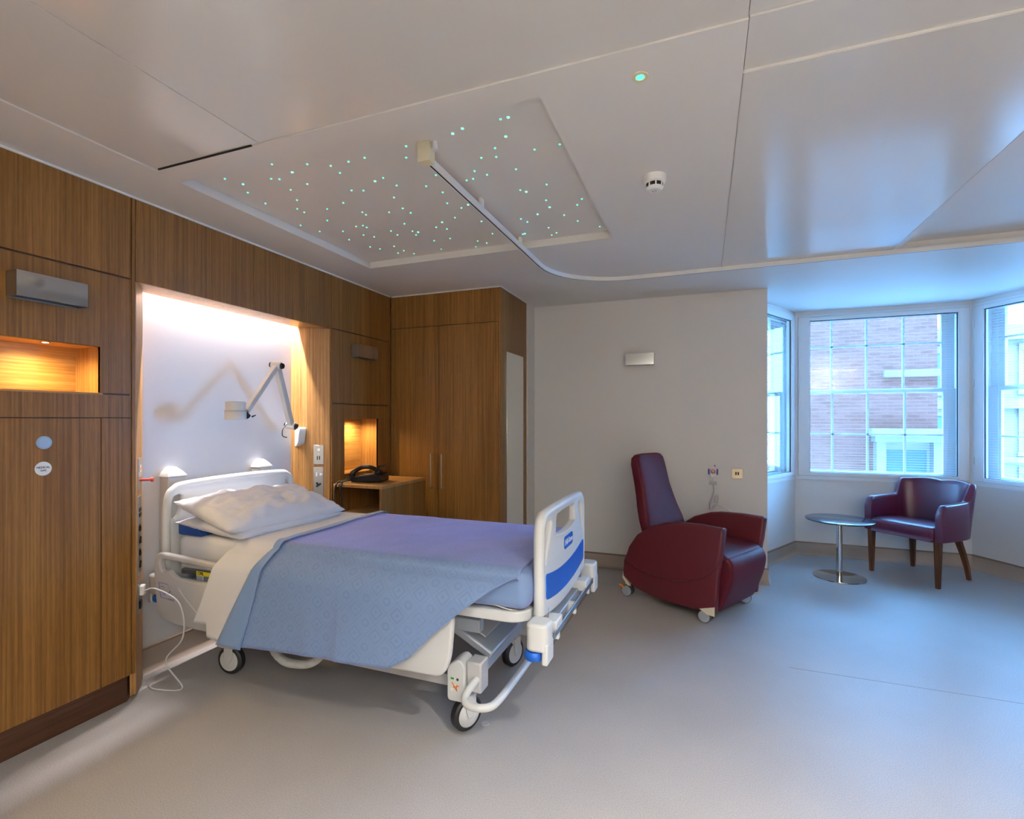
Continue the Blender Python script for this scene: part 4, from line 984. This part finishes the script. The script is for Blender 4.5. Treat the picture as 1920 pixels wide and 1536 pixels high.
def cushion(parent, nm, m, prof, y0, y1, r, n=5, amp=.0):
    """profile (f,z) extruded across y with rounded ends"""
    P = smooth_path([(a, b_, 0) for a, b_ in prof], 5, closed=True); cx = sum(p.x for p in P) / len(P); cz = sum(p.y for p in P) / len(P); rs = []
    st = [(0, 1)] + [] 
    seq = [(r * (1 - math.cos(R(90 * k / n))), r * (1 - math.sin(R(90 * k / n)))) for k in range(n + 1)]
    ys = [(y0 + a, b_) for a, b_ in seq] + [(y0 + (y1 - y0) * k / 6, 0) for k in range(1, 6)] + [(y1 - a, b_) for a, b_ in seq[::-1]]
    for y_, ins in ys:
        ring = []
        for p in P:
            d = Vector((p.x - cx, p.y - cz)); l = d.length or 1
            q = d * max(0, (l - ins) / l); ring.append((cx + q.x, y_, cz + q.y))
        rs.append(ring)
    return MB().rings(rs).build(nm, m, parent, smooth=True, ang=80, world=False)
cushion(rcl, 'seat', 'burgundy', [(-.24, .30), (-.24, .44), (-.05, .475), (.2, .492), (.33, .485), (.40, .455), (.40, .40), (.30, .33)], -.27, .27, .035)
cushion(rcl, 'footrest', 'burgundy', [(.32, .42), (.375, .455), (.425, .44), (.445, .38), (.43, .28), (.39, .17), (.35, .085), (.32, .09), (.30, .2)], -.268, .268, .035)
MB().box(-.33, .28, -.27, .27, .12, .30).build('base_frame', 'black', rcl, world=False)
MB().cyl((.34, -.272, .42), (.39, -.272, .435), .008, n=10).build('recline_lever', 'black', rcl, world=False)
def twin_caster(f_, y, rot):
    e = bpy.data.objects.new('caster', None); COL.objects.link(e); e.parent = rcl; e.location = (f_, y, 0); e.rotation_euler = (0, 0, R(rot))
    for sg in (-1, 1):
        MB().lathe([(.001, sg * .012), (.036, sg * .012), (.044, sg * .015), (.044, sg * .028), (.040, sg * .032)], (0, 0, .045), 28, 'Y').build('tyre', 'rubber', e, smooth=True, ang=30, world=False)
        MB().lathe([(.039, sg * .028), (.039, sg * .0325), (.03, sg * .035), (.001, sg * .0355)], (0, 0, .045), 28, 'Y').build('wheel_cover', 'bedmetal', e, smooth=True, ang=30, world=False)
    MB().box(-.02, .02, -.011, .011, .03, .1).cyl((0, 0, .08), (0, 0, .13), .01, n=12).build('stem', 'bedgrey', e, world=False)
twin_caster(.27, -.30, 8); twin_caster(.27, .28, 38); twin_caster(-.40, -.275, 12); twin_caster(-.40, .27, 0)
MB().obox((-.455, -.32, .075), (.04, 0, -.012), (0, .02, 0), (0, 0, .012)).build('brake_tab', 'orange', rcl, bev=.002, world=False)

# ------------------------------------------------------------------ tub chair
tub = thing('tub_chair', 'aubergine vinyl tub armchair with dark wooden legs in the bay', 'chair', (1.80, 5.50, 0), R(-138.2))
half = [(.262, .285), (.20, .292), (.10, .296), (.0, .292), (-.09, .28), (-.16, .255), (-.215, .205), (-.245, .13), (-.255, .0)]
plan = half[:-1] + [half[-1]] + [(a, -b_) for a, b_ in half[::-1][1:]]
P = smooth_path([(a, b_, 0) for a, b_ in plan], 6)
rs = []; tot = 0; acc = [0]
for i in range(1, len(P)): tot += (P[i] - P[i - 1]).length; acc.append(tot)
for i, p in enumerate(P):
    d = (P[min(i + 1, len(P) - 1)] - P[max(i - 1, 0)]).normalized(); n_ = Vector((d.y, -d.x, 0))  # outward
    if n_.dot(Vector((p.x + .05, p.y, 0))) < 0: n_ = -n_
    s_ = abs(acc[i] / tot - .5) * 2          # 0 back centre, 1 arm front
    t = max(0, min(1, (s_ - .36) / .13)); t = t * t * (3 - 2 * t)
    top = .848 * (1 - t) + .70 * t - (.0 if s_ < .49 else (s_ - .49) * .02)
    if s_ > .93: top -= .075 * ((s_ - .93) / .07) ** 2
    if s_ < .3: top += .012 * math.sin(s_ / .3 * math.pi) 
    bot = .385; th = .030; lean = -.02
    rk = (1 - t) * .05                        # back leans outwards
    ring = []
    for a, zz in ((-1, 0), (-1, .5), (-1, .9), (-.72, .985), (0, 1), (.72, .985), (1, .9), (1, .5), (1, 0)):
        z_ = bot + (top - bot) * zz; off_ = a * th + rk * zz
        ring.append((p.x + n_.x * off_, p.y + n_.y * off_, z_))
    rs.append(ring)
MB().rings(rs).build('shell', 'aubergine', tub, smooth=True, ang=60, bev=.006, world=False)
cushion(tub, 'seat', 'aubergine', [(-.20, .375), (-.20, .47), (-.05, .498), (.12, .505), (.235, .50), (.268, .475), (.268, .41), (.25, .375)], -.252, .252, .02)
for sy in (-1, 1):
    MB().rings([[(.235 + a * w, sy * .268 + b_ * w, z_) for a, b_ in ((-1, -1), (1, -1), (1, 1), (-1, 1))] for z_, w in ((.0, .0145), (.2, .0195), (.39, .0235))]).build('leg', 'legwood', tub, bev=.002, world=False)
    MB().rings([[(x_ + a * w, sy * y_ + b_ * w, z_) for a, b_ in ((-1, -1), (1, -1), (1, 1), (-1, 1))] for z_, w, x_, y_ in ((.0, .014, -.275, .222), (.1, .0165, -.262, .215), (.22, .019, -.235, .20), (.32, .021, -.205, .185), (.40, .022, -.185, .175))]).build('leg', 'legwood', tub, bev=.002, world=False)

# ------------------------------------------------------------------ round table
tb = thing('round_table', 'small round table with dark glossy top and chrome pedestal', 'table', (1.118, 5.21, 0))
tc_ = (1.118, 5.21, 0)
MB().lathe([(.20, 0), (.205, .003), (.203, .008), (.05, .013), (.027, .016), (.0, .016)], tc_, 64).build('base', 'chrome', tb, smooth=True, ang=30)
MB().lathe([(.024, .012), (.024, .505), (.0, .505)], tc_, 32).build('column', 'chrome', tb, smooth=True, ang=30)
MB().lathe([(.0, .503), (.26, .503), (.266, .506), (.266, .515), (.262, .517), (.0, .517)], tc_, 72).build('top', 'tabletop', tb, smooth=True, ang=30)

# ------------------------------------------------------------------ items on the rear wall
so_ = thing('wall_socket', 'brass-finish wall socket plate with two dark switches by the bay', 'socket', (.266, YW, .89))
MB().box(.222, .308, YW - .006, YW, .888, .972).build('plate', 'plate', so_, bev=.002)
for xx in (.256, .274): MB().box(xx - .006, xx + .006, YW - .009, YW - .006, .918, .944).build('switch', 'black', so_, bev=.001)
for xx in (.232, .298): MB().cyl((xx, YW - .0065, .931), (xx, YW - .0075, .931), .003, n=10).build('screw', 'steel', so_)
cs_ = thing('nurse_call_handset', 'white and violet call handset with orange button hung on the wall', 'call handset', (.07, YW, .80))
hx_ = .072
MB().lathe([(.001, -.03), (.022, -.028), (.030, -.018), (.030, -.004), (.026, 0)], (hx_, YW, .948), 28, 'Y').build('body', 'white', cs_, smooth=True)
MB().prism(round_poly([(-.02, -.05), (.02, -.05), (.03, 0), (.02, .045), (-.02, .045), (-.03, 0)], .012), (hx_, YW - .016, .94), (1, 0, 0), (0, 0, 1), (0, .016, 0)).build('handset_shell', 'white', cs_, bev=.004)
for s_ in (-1, 1): MB().box(hx_ + s_ * .035 - .006, hx_ + s_ * .035 + .006, YW - .018, YW - .004, .915, .965).build('grip', 'purple', cs_, bev=.004)
MB().lathe([(.001, -.033), (.019, -.032), (.019, -.028)], (hx_, YW, .946), 24, 'Y').build('button_ring', 'purple', cs_, smooth=True)
MB().lathe([(.001, -.0365), (.0115, -.0355), (.0115, -.031)], (hx_, YW, .948), 24, 'Y').build('button', 'orange', cs_, smooth=True)
MB().tube([(hx_ + .01, YW - .01, .985), (hx_ + .018, YW - .01, 1.0)], .004, 8).build('hook', 'purple', cs_)
MB().box(hx_ - .032, hx_ + .032, YW - .018, YW, .828, .856).build('connector', 'bedgrey', cs_, bev=.003)
MB().tube(smooth_path([(hx_, YW - .012, .89), (hx_, YW - .012, .856)], 4), .005, 8).build('cord', 'cord', cs_, smooth=True)
MB().tube(smooth_path([(hx_ + .004, YW - .01, .828), (hx_ + .008, YW - .01, .76), (hx_ - .006, YW - .01, .70), (hx_ - .03, YW - .012, .655), (hx_ - .005, YW - .014, .62), (hx_ + .03, YW - .012, .66), (hx_ + .045, YW - .012, .72), (hx_ + .02, YW - .014, .735), (hx_ - .02, YW - .016, .64), (hx_ + .02, YW - .012, .655), (hx_ + .07, YW - .01, .64), (hx_ + .13, YW - .01, .60), (hx_ + .16, YW - .01, .5)], 10), .0045, 8).build('cord', 'cord', cs_, smooth=True)
MB().box(hx_ + .01, hx_ + .038, YW - .03, YW - .008, .675, .73).build('cord_tie', 'bedgrey', cs_, bev=.004)
MB().box(hx_ - .03, hx_ - .012, YW - .026, YW - .008, .61, .66).build('cord_tie', 'bedgrey', cs_, bev=.004)
fd = thing('floor_disc', 'small round metal cover set in the floor by the bed caster', 'floor cover', (-.941, 2.125, 0))
MB().lathe([(.019, 0), (.019, .002), (.016, .0026), (.015, .0015), (.0, .0015)], (-.941, 2.125, 0), 28).build('cover', 'bedgrey', fd, smooth=True)

# ------------------------------------------------------------------ ceiling equipment
sp = thing('star_ceiling', 'recessed ceiling panel sprinkled with green fibre-optic star lights', 'ceiling panel', ((RX0 + RX1) / 2, (RY0 + RY1) / 2, H + .044))
ZS = H + .0445
MB().box(RX0 + .002, RX1 - .002, RY0 + .002, RY1 - .002, ZS, ZS + .002).build('panel', 'ceiling', sp)
F_, YAW, HY = 946.2, R(20.853), 786.2
def on_z(px, py, zz):
    lat = (px - 960) / F_; up = -(py - HY) / F_
    dx = lat * math.cos(YAW) - math.sin(YAW); dy = lat * math.sin(YAW) + math.cos(YAW); t = (zz - CAM_H) / up
    return dx * t, dy * t
st4 = [(443, 677), (592, 722), (631, 790), (776, 879), (828, 558), (822, 677), (890, 681), (995, 624), (1165, 437), (1118, 558), (1310, 571), (1455, 537), (1587, 505), (1385, 629), (1118, 720), (982, 767), (1033, 852), (1035, 923), (1093, 951), (1062, 1058), (1280, 924), (1281, 1018), (1220, 1108), (1409, 1107), (1460, 1175), (1412, 874), (1480, 772), (1577, 773), (1672, 697), (1739, 670), (1849, 732), (1827, 830), (1568, 950), (1598, 972), (1517, 1067), (1573, 1060), (1603, 1075), (1578, 1138), (1665, 1152), (1632, 1235), (1713, 1251), (1787, 951), (1803, 1104), (1855, 1136), (1828, 1230), (1860, 1285), (1907, 1265), (1898, 919), (1912, 1045)]
st5 = [(181, 410), (181, 503), (345, 737), (425, 647), (480, 788), (517, 877), (633, 916), (688, 890), (218, 956), (232, 1106), (262, 1137), (279, 1114), (427, 1073), (475, 1033), (515, 1088), (541, 1166), (410, 1184), (468, 1253), (245, 1290), (580, 995), (797, 1025), (834, 985), (767, 1186), (752, 1234), (840, 1203), (887, 1126), (562, 308), (641, 266), (953, 189), (1016, 174), (996, 331), (908, 426), (918, 498), (796, 506), (740, 614), (729, 677), (843, 644), (675, 690), (1080, 598), (1232, 438), (1438, 395), (1330, 724), (1115, 770), (1164, 784), (1326, 853), (1355, 910), (1256, 968), (1474, 974), (1120, 1006), (1172, 1030), (1347, 1077), (1372, 1137), (1411, 1119), (1152, 1126), (1135, 1130), (1618, 842), (1581, 890), (1585, 1022), (1765, 1068)]
big = {(995, 624), (1165, 437), (592, 722), (1672, 697), (641, 266), (1016, 174), (996, 331), (1164, 784), (1355, 910), (1256, 968), (475, 1033), (279, 1114), (562, 308), (688, 890), (1152, 1126)}
sm = {}
for key, mk, r_ in (('n', 'star', .0040), ('b', 'star_b', .0052)):
    s0 = MB().lathe([(r_, .001), (r_, -.0015), (r_ * .6, -.003), (.0, -.0035)], (0, 0, 0), 12); me = bpy.data.meshes.new('star_light'); me.from_pydata(s0.v, [], s0.f); me.update(); me.materials.append(M[mk]); sm[key] = me
for lst, ox in ((st4, 320), (st5, 720)):
    for q in lst:
        X_, Y_ = on_z(ox + q[0] / 4.364, 180 + q[1] / 4.364, ZS)
        if not (RX0 + .01 < X_ < RX1 - .01 and RY0 + .01 < Y_ < RY1 - .01): continue
        o = bpy.data.objects.new('star_light', sm['b' if q in big else 'n']); COL.objects.link(o)
        o.parent = sp; o.matrix_parent_inverse = mworld(sp).inverted(); o.location = (X_, Y_, ZS)
# curtain track
ZT0, ZT1 = 2.479, 2.509
tp = [(-1.09, 1.86), (-1.09, 2.4), (-1.09, 3.0), (-1.09, 3.42)] + [(-.53 - .56 * math.cos(R(a)), 3.42 + .56 * math.sin(R(a))) for a in range(8, 90, 8)] + [(-.53, 3.98), (0, 3.98), (1, 3.98), (2, 3.98), (3.19, 3.98)]
ct_ = thing('curtain_track', 'white curved ceiling curtain track sweeping towards the bay', 'curtain track', (-.5, 3.5, ZT0))
sweep2d(tp, [(-.012, ZT0), (-.004, ZT0), (-.004, ZT0 + .02), (.004, ZT0 + .02), (.004, ZT0), (.012, ZT0), (.012, ZT1), (-.012, ZT1)]).build('rail', 'white', ct_)
sweep2d(tp, [(-.0039, ZT0 + .0005), (.0039, ZT0 + .0005), (.0039, ZT0 + .019), (-.0039, ZT0 + .019)]).build('slot', 'dark', ct_)  # near-black strip paints the shade inside the track's groove
MB().box(-1.118, -1.062, 1.825, 1.875, ZT0 - .006, ZS).build('end_box', 'cream', ct_, bev=.002)
MB().cyl((-1.05, 1.85, ZS - .03), (-1.05, 1.85, ZS), .014, n=16).build('fixing', 'white', ct_, smooth=True)
for yy in (2.4, 3.0): MB().box(-1.098, -1.082, yy, yy + .03, ZT1, ZS).build('hanger', 'white', ct_)
# smoke detector
sdx, sdy = -.213, 2.39
sk_ = thing('smoke_detector', 'white domed smoke detector with dark vents on the ceiling', 'smoke detector', (sdx, sdy, H))
MB().lathe([(.052, 0), (.052, -.006), (.048, -.03), (.040, -.034)], (sdx, sdy, H), 40).build('base', 'white', sk_, smooth=True, ang=30)
MB().lathe([(.0385, -.030), (.036, -.052), (.0, -.052)], (sdx, sdy, H), 40).build('sensor_chamber', 'dark', sk_, smooth=True, ang=30)
MB().lathe([(.038, -.050), (.0375, -.056), (.028, -.064), (.0, -.065)], (sdx, sdy, H), 40).build('cap', 'white', sk_, smooth=True, ang=30)
for k in range(8):
    a = R(45 * k + 10); MB().obox((sdx + .036 * math.cos(a), sdy + .036 * math.sin(a), H - .054), (.0045 * math.cos(a), .0045 * math.sin(a), 0), (-.006 * math.sin(a), .006 * math.cos(a), 0), (0, 0, .024)).build('rib', 'white', sk_)
MB().lathe([(.011, -.0645), (.011, -.066), (.008, -.066), (.008, -.0645)], (sdx, sdy, H), 24).build('ring', 'bedgrey', sk_)
# green downlight
gx, gy = -.194, 1.675
gl = thing('green_downlight', 'small recessed ceiling downlight glowing green', 'downlight', (gx, gy, H))
MB().lathe([(.026, 0), (.026, -.003), (.015, -.004), (.012, -.001)], (gx, gy, H), 32).build('bezel', 'cream', gl, smooth=True)
MB().lathe([(.012, -.0012), (.009, -.0048), (.0, -.007)], (gx, gy, H), 24).build('lens', 'led_green', gl, smooth=True)

# warm fill lamps added out of view, set into the ceiling
for dx, dy, wh in ((.65, .5, 'nearest the camera'), (1.1, .2, 'above the middle of the room'), (1.4, -1.0, 'in the far entrance corner')):
    t = thing('fill_downlight', 'round warm fill lamp added unseen in the ceiling ' + wh, 'downlight', (dx, dy, H - PT), group='added fill lamps over the entrance end')
    MB().lathe([(.075, 0), (.075, -.004), (.06, -.006), (.057, -.001)], (dx, dy, H - PT), 36).build('bezel', 'white', t, smooth=True)
    MB().lathe([(.057, -.001), (.0, -.001)], (dx, dy, H - PT), 36).build('diffuser', 'led_warm', t)
    d = bpy.data.lights.new('fill_down_lamp', 'AREA'); d.shape = 'DISK'; d.size = .11; d.energy = FILL_DOWN_W; d.color = (1, .985, .96); d.spread = R(115)
    o = bpy.data.objects.new('lamp', d); COL.objects.link(o); o.location = (dx, dy, H - PT - .008); o.parent = t; o.matrix_parent_inverse = mworld(t).inverted()
